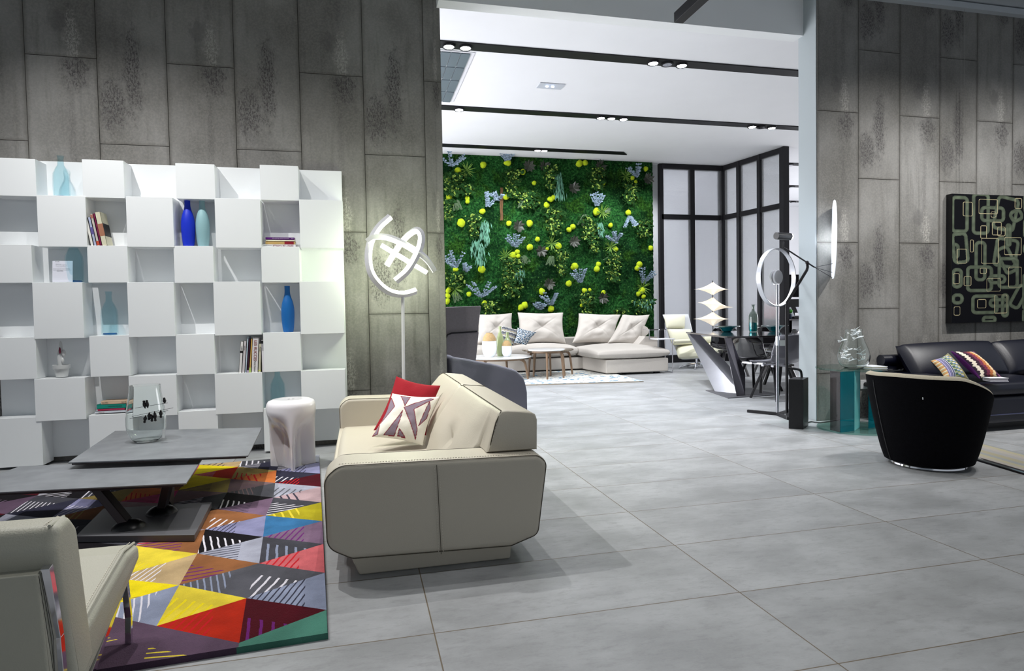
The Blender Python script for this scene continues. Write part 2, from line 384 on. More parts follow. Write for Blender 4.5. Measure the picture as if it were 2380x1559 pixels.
# ------------------------------------------------------------------ materials
WHITE = M('white_lacquer', (238, 241, 243), .35, coat=.2)
PLASTER = M('white_plaster', (222, 223, 226), .8, var=(2, .03))
GREYPAINT = M('grey_paint', (228, 230, 231), .8, var=(2, .03))
DARKPAINT = M('ceiling_grey_paint', (186, 192, 198), .8)
PILLARP = M('pale_blue_grey_paint', (162, 170, 174), .6)
BLACKM = M('black_metal', (22, 21, 25), .45, metal=.2)
BLACKS = M('black_satin', (14, 14, 18), .35)
DARKF = M('dark_joint', (38, 36, 33), .9)
CHROME = M('chrome', (215, 215, 220), .08, metal=1)
BRUSH = M('brushed_steel', (150, 150, 156), .28, metal=1, var=(3, .2))
LEATH = M('cream_leather', (188, 181, 166), .42, bump=(260, .25), var=(3, .04))
LEATHG = M('stone_leather', (176, 174, 160), .45, bump=(220, .3), var=(3, .05))
SEAM = M('dark_piping', (74, 68, 56), .7)
STITCH = M('pale_stitching', (212, 206, 192), .7)
NAVY = M('navy_leather', (10, 12, 28), .36, bump=(200, .2))
BLACKFELT = M('black_boucle', (6, 6, 10), .95, bump=(160, .5), var=(90, .8), sheen=.0, spec=.1)
TAUPE = M('cream_mesh_fabric', (176, 168, 150), .8, bump=(150, .9))
LINEN = M('greige_weave', (184, 178, 171), .9, bump=(120, .35), var=(60, .06))
CHARF = M('charcoal_weave', (138, 132, 134), .9, bump=(160, .4), var=(50, .15))
MAUVEF = M('slate_purple_felt', (100, 100, 114), .85, bump=(120, .2), sheen=.3)
CERAM = M('grey_ceramic_slab', (112, 115, 120), .36, var=(9, .42))
DARKCER = M('dark_steel_slab', (92, 92, 96), .4, metal=.2)
BRONZE = M('dark_bronze_metal', (52, 46, 48), .35, metal=.6)
GLOSSW = M('gloss_white_plastic', (234, 231, 235), .16, coat=.3)
LAMPW = M('white_aluminium', (214, 214, 218), .4)
LEDM = M('lit_diffuser', (255, 255, 245), .5, emit=((250, 255, 232), 5))
LEDD = M('lit_spot_lens', (255, 255, 255), .5, emit=((245, 250, 255), 40))
CLEAR = M('clear_glass', (250, 254, 253), .02, trans=1, ior=1.3)
BLUEG = sheet_glass('pale_blue_glass', (241, 250, 252))
BLUEB = M('deep_blue_glass_base', (20, 120, 190), .03, trans=.8, ior=1.4)
COBALT = M('matte_cobalt_glass', (20, 48, 196), .42, spec=.4)
AQUA = M('matte_aqua_glass', (146, 186, 192), .45, spec=.4)
AZURE = M('matte_azure_glass', (24, 104, 178), .42, spec=.4)
TEALG = M('teal_glass', (20, 120, 130), .03, trans=.75, ior=1.4)
SMOKEG = sheet_glass('smoked_glass', (214, 220, 216))
GREENG = sheet_glass('greenish_sheet_glass', (222, 240, 236))
RED = M('red_wool', (150, 8, 28), .9, bump=(180, .5))
WALNUT = M('grey_walnut', (122, 98, 76), .5, var=(8, .25))
MARBLE = M('white_marble', (226, 230, 232), .15, coat=.3)
CORK = M('cork', (172, 144, 102), .9, bump=(70, .6), var=(40, .35))
SAGE = M('sage_ceramic', (146, 158, 112), .18, coat=.4)
IVORY = M('ivory_leather', (232, 230, 206), .35, bump=(120, .15))
KITE = M('lit_fabric', (250, 240, 220), .8, emit=((255, 240, 215), .45))
BLACKPL = M('glossy_black_shell', (20, 19, 22), .08, coat=.8)
SMOKEPL = M('smoked_shell', (120, 120, 128), .07, coat=.8)
TEXTILE = M('patterned_textile', (255, 255, 255), .9, attr=True, bump=(180, .3))
PAINT = M('painted_canvas', (255, 255, 255), .8, attr=True, spec=.08)
CONC = concrete_mat()
GUNM = M('black_shiny_bird', (12, 10, 12), .2)
FROST = M('etched_white', (225, 232, 235), .5)

# ------------------------------------------------------------------ the rooms
b = B().box((-12, -9, -.1), (24, 30, 0)); struct('floor', b, floor_mat(), org=(0, 0, 0))
def panelled_wall(name, xs, x_end, Y, jo, je, first_kind, z1, thick=.35):
    back = B().box((xs[0], Y+.012, 0), (x_end, Y+thick, z1))
    w = struct(name, back, DARKF, org=(0, 0, 0))
    me = bpy.data.meshes.new('panel'); bm = bmesh.new(); uvl = bm.loops.layers.uv.new('UVMap')
    kl = bm.faces.layers.float.new('kind'); rl = bm.faces.layers.float.new('rnd')
    g = .0032
    for i in range(len(xs)-1):
        kd = (first_kind+i) % 2; J = jo if kd else je; step = J[1]-J[0]
        for k in range(len(J)-1):
            za, zb = max(0, J[k]), min(z1, J[k+1])
            if zb-za < .02: continue
            a0, a1 = xs[i]+g, xs[i+1]-g; c0, c1 = za+g, zb-g
            P = [(a0, Y, c0), (a1, Y, c0), (a1, Y, c1), (a0, Y, c1)]
            Q = [(a0-.002, Y+.014, c0-.002), (a1+.002, Y+.014, c0-.002), (a1+.002, Y+.014, c1+.002), (a0-.002, Y+.014, c1+.002)]
            vp = [bm.verts.new(Vector(p)*K) for p in P]; vq = [bm.verts.new(Vector(p)*K) for p in Q]
            r = random.random()
            fs = [bm.faces.new(vp)]+[bm.faces.new([vp[j], vq[j], vq[(j+1) % 4], vp[(j+1) % 4]]) for j in range(4)]
            for f in fs:
                f[kl] = kd; f[rl] = r
                for l in f.loops:
                    p = l.vert.co/K; l[uvl].uv = ((p.x-xs[i])/(xs[i+1]-xs[i]), (p.z-J[k])/step)
    bm.to_mesh(me); bm.free(); me.materials.append(CONC)
    o = bpy.data.objects.new('concrete_panels', me); C.objects.link(o); o.parent = w
    return w
LX = [-8.8, -8.1, -7.4, -6.7, -6.0, -5.35, -4.68, -4.0, -3.32, -2.65, -1.97, -1.28, -.585, .125, .835, 1.045]
WL = panelled_wall('wall_left', LX, 1.045, 7.75, [-.44, 1.52, 3.40, 5.28, 7.2], [-1.25, .62, 2.49, 4.30, 6.1], 1 if (len(LX)-2-6) % 2 else 0, 6.0)
RX = [5.91, 6.55, 7.215, 7.88, 8.52, 9.16, 9.8, 10.46, 11.1, 11.76, 12.4, 13.05, 13.7]
WR = panelled_wall('wall_right', RX, 13.7, 7.25, [-.27, 1.48, 3.225, 4.92, 6.7], [-1.1, .63, 2.37, 4.09, 5.8], 0, 6.0, .34)
struct('trim_1', B().box((5.90, 7.262, 0), (5.935, 7.60, 6.0)), PILLARP, org=(5.9, 7.3, 0))
struct('trim_2', B().box((1.0, 7.5, 5.155), (5.90, 7.70, 5.95)), GREYPAINT)
struct('trim_3', B().box((5.9, 7.16, 5.58), (13.7, 7.25, 5.66)), DARKPAINT)
struct('ceiling', B().box((-12, -9, 5.68), (13.7, 7.5, 5.8)), DARKPAINT).name = 'ceiling_front'
cb = struct('ceiling_back', B().box((-4, 7.7, 5.70), (20.5, 24, 5.8)), PLASTER)
struct('wall_back', B().box((-4, 16.98, 0), (8.5, 17.15, 5.7)), PLASTER)
struct('wall_far', B().box((8.0, 23, 0), (20.5, 23.2, 5.7)), PLASTER)
struct('wall_back_left', B().box((-4.2, 8.1, 0), (-4, 17, 5.7)), PLASTER)
struct('wall_back_right', B().box((20.4, 7.8, 0), (20.6, 23, 5.7)), PLASTER)
struct('wall_store', B().box((8.35, 17.15, 0), (8.5, 23, 5.7)), PLASTER)

# ------------------------------------------------------------------ ceiling fittings
def ceil(px, py, z=5.70): return FL(px, py, z)
def track(label, y, x0, x1, spots, w=.26, mitre=False):
    r = thing('recessed_light_track', label, 'ceiling light', (x0, y, 5.68), 'recessed black light tracks')
    b = B().prism([(x0, y-w/2, 5.70), (x1, y-w/2, 5.70), (x1+(.2 if mitre else 0), y+w/2, 5.70), (x0, y+w/2, 5.70)], (0, 0, -.02))
    part('channel', b, BLACKM, r)
    for px, py, br in spots:
        p = ceil(px, py, 5.68)
        h = part('spot_head', B().lathe([(.105, .0), (.105, -.03), (.085, -.03), (.075, -.012)], (p.x, y, 5.68), 20), BLACKM, r, smooth=True)
        part('lens', B().lathe([(.001, -.026), (.075, -.028), (.078, -.010)], (p.x, y, 5.68), 16), LEDD if br else CHROME, h, smooth=True)
track('recessed black light track nearest the opening, with two spots at its left end', 9.98, 1.0, 12, [(1046, 97, 1), (1085, 101, 1), (1528, 136, 1), (1561, 139, 0), (1595, 142, 1)])
track('middle recessed black light track across the white ceiling, behind the small emergency light', 12.98, 1.0, 16, [(1070, 247, 1), (1403, 267, 1), (1428, 268, 1), (1455, 271, 1), (1750, 292, 1), (1772, 293, 0), (1795, 295, 1)])
track('short recessed black light track in the ceiling just above the moss wall', 15.85, 1.0, 6.9, [(1253, 345, 1), (1268, 346, 1)], mitre=True)
track('recessed black track in the ceiling right of the glass partition, topmost of three there', 16.2, 11.0, 18, [(1845, 379, 0)])
track('recessed black track in the ceiling right of the glass partition, middle of three there', 19.1, 11.0, 19, [(1848, 431, 0)])
track('recessed black track in the ceiling right of the glass partition, lowest of three there', 21.8, 11.0, 19, [(1850, 467, 0)])
# hanging bar at the top edge
r = thing('hanging_light_bar', 'black square light bar hanging from the ceiling before the grey beam', 'ceiling light', (3.95, 7.1, 5.05))
p = FL(1575, 44, 5.05)
part('bar', B().box((p.x-.05, -1.5, 5.0), (p.x+.07, p.y, 5.12)), BLACKM, r, bevel=.004)
for yy in (5.9, 3.0, 0.2): part('hanger', B().tube([(p.x, yy, 5.12), (p.x, yy, 5.68)], .006, 6), BLACKM, r)
# emergency light
p0 = ceil(1280, 199)
r = thing('emergency_light', 'small white emergency light plate with two blue-white lamps in the ceiling', 'emergency light', (p0.x, p0.y, 5.7))
part('plate', B().box((p0.x-.24, p0.y-.14, 5.685), (p0.x+.24, p0.y+.14, 5.70)), M('emergency_plate', (186, 190, 198), .4), r, bevel=.003)
for dx in (-.07, .04): part('lamp', B().lathe([(.001, -.024), (.022, -.02), (.03, -.01)], (p0.x+dx, p0.y, 5.69), 12), M('emergency_led', (200, 220, 255), .4, emit=((190, 215, 255), 12)), r, smooth=True)
# metal ceiling grille
r = thing('ceiling_grille', 'grey metal grille panels set in the white ceiling beside the concrete wall end', 'grille', (.9, 11, 5.69))
xr = ceil(1097, 125).x
SLATE = M('grille_metal', (112, 124, 132), .5, metal=.5)
part('grille_frame', B().prism([(-.4, 10.2, 5.70), (xr+.04, 10.2, 5.7), (xr+.04, 12.62, 5.7), (-.4, 12.62, 5.7)], (0, 0, -.012)), LAMPW, r)
for i in range(4):
    ya = 10.24+i*.6; bb = B()
    for k in range(14): x = -.35+k*(xr+.33)/14; bb.box((x, ya, 5.672), (x+(xr+.33)/14-.012, ya+.56, 5.69))
    part('grille_panel', bb, SLATE, r)

# ------------------------------------------------------------------ green wall
YM = 16.75
r = thing('moss_wall', 'large green wall of moss panels with hanging foliage and yellow-green moss balls', 'green wall', (5.2, 16.98, 1.0))
mx0, mx1, mz0, mz1 = 1.9, 8.2, .25, 5.70
def mossf(u, v):
    x = mx0+(mx1-mx0)*u; z = mz0+(mz1-mz0)*v
    d = .05*noise.noise(Vector((x*2.2, z*2.2, 3)))+.035*noise.noise(Vector((x*9, z*9, 1)))+.02*noise.noise(Vector((x*25, z*25, 5)))
    e = min(u, 1-u, v, 1-v); return Vector((x+(.02*noise.noise(Vector((z*12, 0, 0))) if u > .99 else 0), YM-.04-d*(1 if e > .004 else 0), z))
bb = B().grid(mossf, 230, 200); bb.box((mx0, YM+.02, mz0), (mx1-.01, 16.98, mz1-.005))
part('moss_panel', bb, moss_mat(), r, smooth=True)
BALL = M('yellow_green_moss', (158, 178, 18), .95, bump=(60, .9), var=(30, .4))
CS = 520/1842
def MC(cx, cy, off=.08): return PY(1020+cx*CS, 340+cy*CS, YM-off)
balls = [(158,200,24),(367,152,24),(567,132,28),(690,212,22),(783,299,18),(1155,140,28),(1205,137,22),(1353,303,20),(1705,184,20),(1595,262,18),(1620,290,15),(85,415,24),(237,430,18),(237,455,18),(555,418,24),(920,435,24),(942,422,20),(886,485,25),(358,535,24),(1297,538,30),(1560,547,24),(184,629,32),(577,636,20),(748,635,28),(1103,662,22),(1073,685,20),(1413,648,20),(812,763,20),(748,830,25),(892,843,16),(985,820,26),(1745,835,22),(1455,845,20),(1280,850,22),(608,897,26),(646,870,18),(652,903,18),(353,1012,28),(140,1017,22),(1120,985,28),(1100,998,16),(1313,970,22),(1300,1010,26),(1650,972,24),(1633,1003,22),(1070,1128,24),(1200,1187,22),(1243,1183,15),(1355,1203,20),(850,1197,26),(1673,1187,28),(1643,1217,20),(1685,1235,18),(78,1187,22),(75,1227,20),(70,1275,22),(248,1217,18),(380,1290,24),(708,1305,26),(673,1328,24),(925,1340,26),(1175,1310,16),(1013,1030,12)]
for cx, cy, rr in balls:
    p = MC(cx, cy, .10); q = rr*CS*.0118
    mb = B().ball(p, q*1.05, 18, 12, (1, .7, 1.0))
    mb.v = [p+(v_-p)*(1+.28*noise.noise(v_*9)+.12*noise.noise(v_*30)) for v_ in mb.v]
    part('moss_ball', mb, BALL, r, smooth=True, ang=180)
IVM = M('ivy_leaf', (122, 148, 62), .6, var=(16, .75), spec=.25); IVD = M('dark_ivy_leaf', (30, 62, 26), .8, var=(14, .7), spec=.1)
EUM = M('silver_eucalyptus_leaf', (116, 134, 150), .5, var=(16, .4)); WIM = M('teal_willow_leaf', (84, 136, 112), .5, var=(14, .5))
FEM = M('fern_leaf', (70, 92, 60), .6, var=(14, .4)); DKM = M('dark_rosette_leaf', (46, 50, 40), .4, var=(10, .5)); BRM = M('brown_fibre', (84, 58, 32), .9, var=(20, .5))
SPK = M('spiky_grass_leaf', (86, 120, 34), .6)
def leaf(b, p, d, L, W, fold=.2, curl=0):
    d = Vector(d).normalized(); s = d.cross(Vector((random.uniform(-.4, .4), -1, random.uniform(-.4, .4)))).normalized(); n = s.cross(d)
    m = p+d*L*.45; e = p+d*L+n*curl*L
    b.add([p, m+s*W/2-n*fold*W, m+n*0, m-s*W/2-n*fold*W, e], [(0, 2, 1), (0, 3, 2), (1, 2, 4), (2, 3, 4)])
def cluster(name, mat, cx, cy0, cy1, hw, n, L, W, mode):
    b = B(); rr = random.Random(int(cx*7+cy0))
    for i in range(n):
        t = rr.random(); taper = 1 if mode != 'ivy' else 1-.35*t
        x = cx+rr.gauss(0, .45)*hw*taper; y = cy0+(cy1-cy0)*t
        p = MC(x, y, rr.uniform(.06, .24))
        if mode == 'ivy': d = (rr.uniform(-1, 1), rr.uniform(-.6, .2), rr.uniform(-1, .3))
        elif mode == 'will': d = (rr.uniform(-.35, .35), rr.uniform(-.3, .1), -1)
        leaf(b, p, d, L*rr.uniform(.6, 1.2), W*rr.uniform(.6, 1.2))
    part(name, b, mat, r)
for cx, y0, y1, hw in [(120,215,390,85),(235,310,390,40),(600,190,410,60),(740,370,500,80),(915,150,340,50),(1310,170,340,70),(1580,300,460,60),(75,430,590,50),(290,550,740,50),(950,510,720,70),(1225,570,760,45),(1275,640,860,50),(1680,600,740,65),(1010,850,1050,45),(600,920,1230,85),(1440,870,1100,65),(120,1030,1140,80),(1220,1200,1370,60),(420,1270,1380,70),(1500,1330,1385,60),(1680,1260,1370,70)]:
    area_ = max(60, int((y1-y0)*hw/75))
    cluster('ivy', IVD, cx, y0, y1, hw*1.1, int(area_*1.3), .13, .09, 'ivy')
    cluster('ivy', IVM, cx, y0+8, y1, hw, int(area_*1.0), .085, .06, 'ivy')
for cx, y0, y1, hw in [(990,205,420,40),(380,600,780,45),(330,760,960,60),(660,1000,1100,35),(1330,620,720,25),(1700,1250,1330,60)]:
    cluster('willow_spray', WIM, cx, y0, y1-20, hw, 90, .22, .035, 'will')
def euc(cx, cy, rad, down=False):
    b = B(); rr = random.Random(cx*3+cy)
    base = (cx, cy+rad*.7) if not down else (cx, cy-rad*.8)
    for k in range(5):
        a = pi/2+rr.uniform(-.95, .95)
        if down: a = -a
        for j in range(9):
            t = (j+1)/9*rad*1.7*rr.uniform(.9, 1.05)
            x = base[0]+math.cos(a)*t; y = base[1]-math.sin(a)*t
            p = MC(x, y, .1+.12*t/rad)
            for s in (-1, 1): leaf(b, p, (s*rr.uniform(.5, 1), -.3, rr.uniform(-.2, .9)), .07, .05)
    part('eucalyptus_spray', b, EUM, r)
for a in [(110,120,75),(560,100,45),(1630,215,62),(400,455,70),(480,420,40),(1300,450,65),(630,790,62),(1455,760,55),(140,950,80),(215,1010,40),(1165,1080,70),(350,1190,85),(920,1270,65),(830,1320,35),(1680,1080,75)]: euc(*a)
euc(1570, 620, 55, True)
def fern(cx, cy, dx, dy, s=55):
    b = B()
    for k in (-.5, 0, .5):
        for j in range(12):
            t = j/12; x = cx+(dx*t+k*dy*t*.8)*s; y = cy+(dy*t-k*dx*t*.8)*s; p = MC(x, y, .14)
            for sd in (-1, 1): leaf(b, p, (sd*(.8*abs(dy)+.2)+dx*.4, -.2, -dy*.5+sd*.6*abs(dx)), .11*(1-t*.8), .03)
    part('fern', b, FEM, r)
for f in [(690,430,-.1,1.5),(1200,560,-.4,1.8),(925,900,-.2,1.5),(1425,890,-.9,1.2),(690,900,.7,1.2),(140,440,.3,1.6),(130,1200,.6,1.4),(1370,520,.7,.2)]: fern(*f)
def rosette(cx, cy, rad, mat=DKM, n=9, W=.12):
    b = B(); p = MC(cx, cy, .1)
    for k in range(n):
        a = 2*pi*k/n+random.random()*.5; leaf(b, p, (math.cos(a), -.5, math.sin(a)), rad, W)
    part('rosette', b, mat, r)
for x, y in ((740,165),(655,660),(840,865),(1110,345),(1112,785),(1350,1250),(905,1135),(1720,270),(870,170),(1330,165)): rosette(x, y, .2)
for x, y in ((135,1175),(545,905),(930,800),(1345,545),(1540,245),(1410,825),(230,200),(1675,1160)): rosette(x, y, .26, SPK, 14, .03)
b = B()
for k in range(9):
    x = 512+random.uniform(-12, 12)
    b.tube([MC(x+4*math.sin(j+k), 340+270*j/8, .12) for j in range(9)], .012, 5)
part('bark_strip', b, BRM, r)

# ------------------------------------------------------------------ glass partition
r = thing('glass_partition', 'tall black framed partition of ribbed glass panes with a corner post', 'partition', (10.5, 16.8, 0))
A0 = Vector((8.5, 16.82, 0)); Cn = Vector((10.48, 16.82, 0)); E0 = Vector((10.86, 14.55, 0))
RG = ribbed_glass(); top = 5.69
def zt(px, py, P):
    d = ray(px, py); t = P.y/d.y; return 1.5+d.z*t
tr = 4.12
part('frame', B().box((A0.x, A0.y-.08, 5.55), (Cn.x, A0.y+.05, top)).box((A0.x, A0.y-.08, 0), (Cn.x, A0.y+.05, .22)).box((A0.x, A0.y-.06, tr), (Cn.x, A0.y+.04, tr+.14)), BLACKM, r)
d = (E0-Cn); dn = d.normalized()
b = B()
for z0, z1 in ((5.55, top), (0, .22), (tr, tr+.14)): b.bar((Cn.x, Cn.y, (z0+z1)/2), (E0.x, E0.y, (z0+z1)/2), .12, z1-z0)
part('frame', b, BLACKM, r)
posts = [(A0, .12), (A0.lerp(Cn, .49), .14), (Cn, .2)]+[(Cn+d*t, .13) for t in (.30, .64)]+[(E0, .17)]
for q, wd in posts: part('post', B().box((q.x-wd/2, q.y-wd/2, 0), (q.x+wd/2, q.y+wd/2, top)), BLACKM, r)
pts = [q for q, _ in posts]
for i in range(5):
    a, c = pts[i], pts[i+1]
    for z0, z1 in ((.22, tr), (tr+.14, 5.55)): part('glass_pane', B().bar((a.x, a.y, (z0+z1)/2), (c.x, c.y, (z0+z1)/2), .016, z1-z0), RG, r)
# ------------------------------------------------------------------ bookcase
YF, YB = 7.45, 7.69
BC = thing('bookcase', 'large white bookcase of staggered cubes standing against the concrete wall', 'bookcase', (-1.9, YF, 0))
bx0 = PY(-12, 600, YB).x; bx1 = PY(799, 600, YB).x
ztop = PY(450, 386, YB).z
part('back_panel', B().box((bx0, YB, .06), (bx1, YB+.035, ztop)), WHITE, BC, bevel=.003)
boxes = [(-22,370,84,457),(191,371,289,461),(408,381,500,462),(604,382,694,463),
 (87,457,202,574),(294,458,404,574),(500,461,607,576),(696,463,798,576),
 (-22,568,75,656),(203,571,298,656),(404,571,497,658),(607,573,697,658),
 (77,656,195,785),(297,656,407,782),(497,654,607,779),(697,654,800,777),
 (-22,783,85,880),(208,779,302,873),(409,777,500,872),(612,773,700,865),
 (81,877,200,974),(300,871,412,965),(500,868,611,962),(700,861,804,952),
 (-22,968,99,1084),(207,962,303,1073),(415,955,508,1066),(613,950,702,1058)]
BX = []
for l, t, rr, bt in boxes:
    tl = PY(l, (t*2+bt)/3, YF); br = PY(rr, (t+bt*2)/3, YF); zt_ = PY((l+rr)/2, t, YF).z; zb_ = max(.02, PY((l+rr)/2, bt, YF).z)
    BX.append((tl.x, br.x, zb_, zt_))
# boxes of one row share their edges
for row in range(7):
    rws = BX[row*4:row*4+4]; za = sum(q[2] for q in rws)/4; zb = sum(q[3] for q in rws)/4
    for j, q in enumerate(rws):
        za_ = q[2] if abs(q[2]-za) > .03 else (q[2]+za)/2; zb_ = q[3] if abs(q[3]-zb) > .03 else (q[3]+zb)/2
        part('cube', B().box((q[0], YF-(.008 if row % 2 else 0), za_), (q[1], YB, zb_)), WHITE, BC, bevel=.003)
def shelf_z(i): return BX[i][3]
def PS(px, py, Y=7.56): return PY(px, py, Y)
# bottles --------------------------------------------------------
def blue_bottle(label, px, py_b, h, zfix, group=None):
    p = PS(px, py_b); s = h
    t = thing('glass_bottle', label, 'bottle', (p.x, p.y, zfix), group)
    W = s*.172
    prof = [(W*.9, .0), (W, .03*s), (W*1.02, .45*s), (W*.95, .58*s), (W*.66, .70*s), (W*.40, .78*s), (W*.36, .90*s), (W*.43, s)]
    inner = [(q*.86 if z > .05*s else q*.86, max(z, .06*s)) for q, z in prof[::-1]]
    part('bottle_body', B().lathe(prof+inner, (p.x, p.y, zfix), 28, (True, True)), BLUEG, t, smooth=True, ang=60)
    part('bottle_base', B().lathe([(W*.80, .004), (W*.84, .02*s), (W*.80, .05*s)], (p.x, p.y, zfix), 28), BLUEB, t, smooth=True, label='deep blue glass base')
blue_bottle('clear pale blue glass bottle standing on top of the bookcase', 144, 453, .44, shelf_z(4))
blue_bottle('clear pale blue glass bottle behind the small printed card on the bookcase', 174, 654, .48, shelf_z(12))
blue_bottle('clear pale blue glass bottle alone on its shelf, left of the middle of the bookcase', 256, 777, .46, shelf_z(17))
blue_bottle('clear blue-grey glass bottle on the low shelf just above the white stool', 647, 955, .46, shelf_z(27))
def matte_bottle(label, px, z, h, mat):
    p = PS(px, 520); W = h*.135
    prof = [(W*.72, 0), (W*.85, .06*h), (W, .30*h), (W*1.02, .48*h), (W*.86, .64*h), (W*.52, .78*h), (W*.40, .86*h), (W*.42, h)]
    prof = smooth_prof(prof)
    inn = [(W*.3, h), (W*.3, .9*h)]
    tb = B().lathe(prof+inn, (p.x, p.y, z), 32); setp(part('bottle', tb, mat, smooth=True, ang=50), label, 'bottle')
def smooth_prof(P, it=2):
    for _ in range(it):
        Q = [P[0]]
        for a, c in zip(P, P[1:]): Q += [(a[0]*.75+c[0]*.25, a[1]*.75+c[1]*.25), (a[0]*.25+c[0]*.75, a[1]*.25+c[1]*.75)]
        P = Q+[P[-1]]
    return P
matte_bottle('opaque cobalt blue bottle, left of a pair in the bookcase', 437, shelf_z(10), .515, COBALT)
matte_bottle('opaque pale aqua bottle, right of a pair in the bookcase', 471, shelf_z(10), .515, AQUA)
matte_bottle('opaque azure blue bottle alone in its cell right of the bookcase middle', 663, shelf_z(19), .52, AZURE)
# books ----------------------------------------------------------
PAGE = M('book_pages', (222, 214, 190), .9)
_bm = {}
def BM(c):
    if c not in _bm: _bm[c] = M('book_cover', c, .55)
    return _bm[c]
def text(s, size, loc, rot, mat, parent, ext=.0004):
    cu = bpy.data.curves.new('spine_text', 'FONT'); cu.body = s; cu.size = size*K; cu.extrude = ext*K; cu.align_x = 'CENTER'; cu.align_y = 'CENTER'; cu.materials.append(mat)
    tmp = bpy.data.objects.new('tmp', cu); C.objects.link(tmp); bpy.context.view_layer.update()
    me = bpy.data.meshes.new_from_object(tmp.evaluated_get(bpy.context.evaluated_depsgraph_get())); bpy.data.objects.remove(tmp)
    o = bpy.data.objects.new('lettering', me); C.objects.link(o); o.parent = parent
    q = parent
    while q.parent: q = q.parent
    w0 = WORLD.get(q.name); w0 = w0 if w0 is not None else Vector()
    o.location = (Vector(loc)-w0)*K; o.rotation_euler = rot; return o
INK = M('dark_ink', (40, 38, 44), .7); INKR = M('dark_red_ink', (130, 26, 34), .7); INKW = M('white_ink', (225, 222, 228), .7)
def book(label, c, ax, ay, az, cover, group, extra=None):
    """c = centre, ax = half thickness, ay = half depth (spine at -ay), az = half height"""
    c, ax, ay, az = map(Vector, (c, ax, ay, az))
    lo = c-az
    t = thing('book', label, 'book', lo, group)
    tn = ax.normalized()*.0035; b = B()
    for s in (-1, 1): b.obox(c+s*(ax-tn/2), tn/2, ay, az)
    b.obox(c-ay*.97, ax, ay*.03, az)
    part('cover', b, BM(cover), t)
    part('pages', B().obox(c+ay*.02, ax-tn, ay*.95, az*.97), PAGE, t)
    for col, f0, f1, out in (extra or []):
        part('spine_band', B().obox(c-ay*1.003+az*((f0+f1)/2), ax*1.01, ay*.004, az*((f1-f0)/2)), BM(col), t)
    return t, c-ay*1.012
# leaning books, cell under the second top cube
z0 = shelf_z(9); th = math.radians(9.5); up = Vector((-math.sin(th), 0, math.cos(th))); sd = Vector((math.cos(th), 0, math.sin(th)))
x = PS(213.5, 570, 7.5).x
for i, (wd, hh, colr, lab, ex) in enumerate([(.028, .335, (226, 224, 218), 'tall thin white book, leftmost of the leaning books', None),
    (.026, .295, (170, 178, 205), 'pale blue thin book among the leaning books', [((96, 86, 150), -.2, .3, 0)]),
    (.026, .33, (198, 190, 180), 'pale grey thin book among the leaning books with orange foot', [((190, 74, 48), -.98, -.72, 0), ((170, 110, 96), .72, .95, 0)]),
    (.018, .335, (128, 14, 74), 'thin magenta book among the leaning books', None),
    (.050, .35, (216, 212, 186), 'thick cream book with a black band, rightmost of the leaning books', [((170, 116, 90), -.42, .3, 0)])]):
    base = Vector((x, 7.555 if i < 4 else 7.55, z0)); c = base+sd*wd/2+up*hh/2
    c.z += abs(math.sin(th))*0; c.z = z0+.004+hh/2*math.cos(th)
    t, sp = book(lab, c, sd*wd/2, Vector((0, .085, 0)), up*hh/2, colr, 'leaning books in the bookcase', ex)
    if i == 4:
        for s in (1,): part('black_band', B().obox(c+sd*(wd/2+.001)-up*hh*.03, sd*.0015, Vector((0, .086, 0)), up*hh*.19), BM((34, 34, 36)), t)
    x += wd/math.cos(th)+.002
# upright books in the cell above row-six third cube
z0 = shelf_z(22); x = PS(556, 864, 7.5).x
specs = [(.030,.345,5,(228,226,226),'white book with a small black square on its spine, left end of upright row',[((24,24,26),.28,.42,0)]),
 (.030,.35,5,(206,200,204),'pale grey book, second of the upright row',None),
 (.018,.40,5,(190,206,220),'thin pale blue book rising above its neighbours in the upright row',None),
 (.020,.37,5,(56,16,44),'thin dark plum book in the upright row',[((180,160,190),-.98,-.84,0)]),
 (.020,.375,5,(206,166,88),'thin yellow-orange book in the upright row',[((180,206,110),-.98,-.7,0)]),
 (.068,.385,3,(224,220,222),'thickest book of the upright row, white with red lettering',None),
 (.028,.315,3,(208,204,178),'short cream book right of the thickest one in the upright row',[((196,200,60),-.9,-.84,0)]),
 (.032,.355,0,(230,228,232),'white book with a black emblem at the top of its spine, upright row',[((20,20,22),.78,.97,0)]),
 (.026,.35,0,(216,206,202),'pale book at the right end of the upright row',None)]
for i, (wd, hh, dg, colr, lab, ex) in enumerate(specs):
    th = math.radians(-dg); up = Vector((-math.sin(th), 0, math.cos(th))); sd = Vector((math.cos(th), 0, math.sin(th)))
    c = Vector((x, 7.545, z0+.004+abs(math.sin(th))*wd/2))+sd*wd/2+up*hh/2
    t, sp = book(lab, c, sd*wd/2, Vector((0, .08, 0)), up*hh/2, colr, 'upright books in the bookcase', ex)
    if i == 5:
        text('LES RUCCES', .042, sp+up*.05+Vector((0, -.002, 0)), (pi/2, pi/2-th, 0), INKR, t)
        text('Paula Nadour', .022, sp-up*.125+Vector((0, -.002, 0)), (pi/2, pi/2-th, 0), INK, t)
    elif i in (0, 1, 6, 7): text({0: 'Collins', 1: 'Lettres', 6: 'Poesies', 7: 'MEMOIRES'}[i], .017, sp+up*.1+Vector((0, -.002, 0)), (pi/2, pi/2-th, 0), INK, t)
    x += wd/math.cos(th)+(.0015 if i not in (4, 6) else .006)
    if i == 6: x += .006
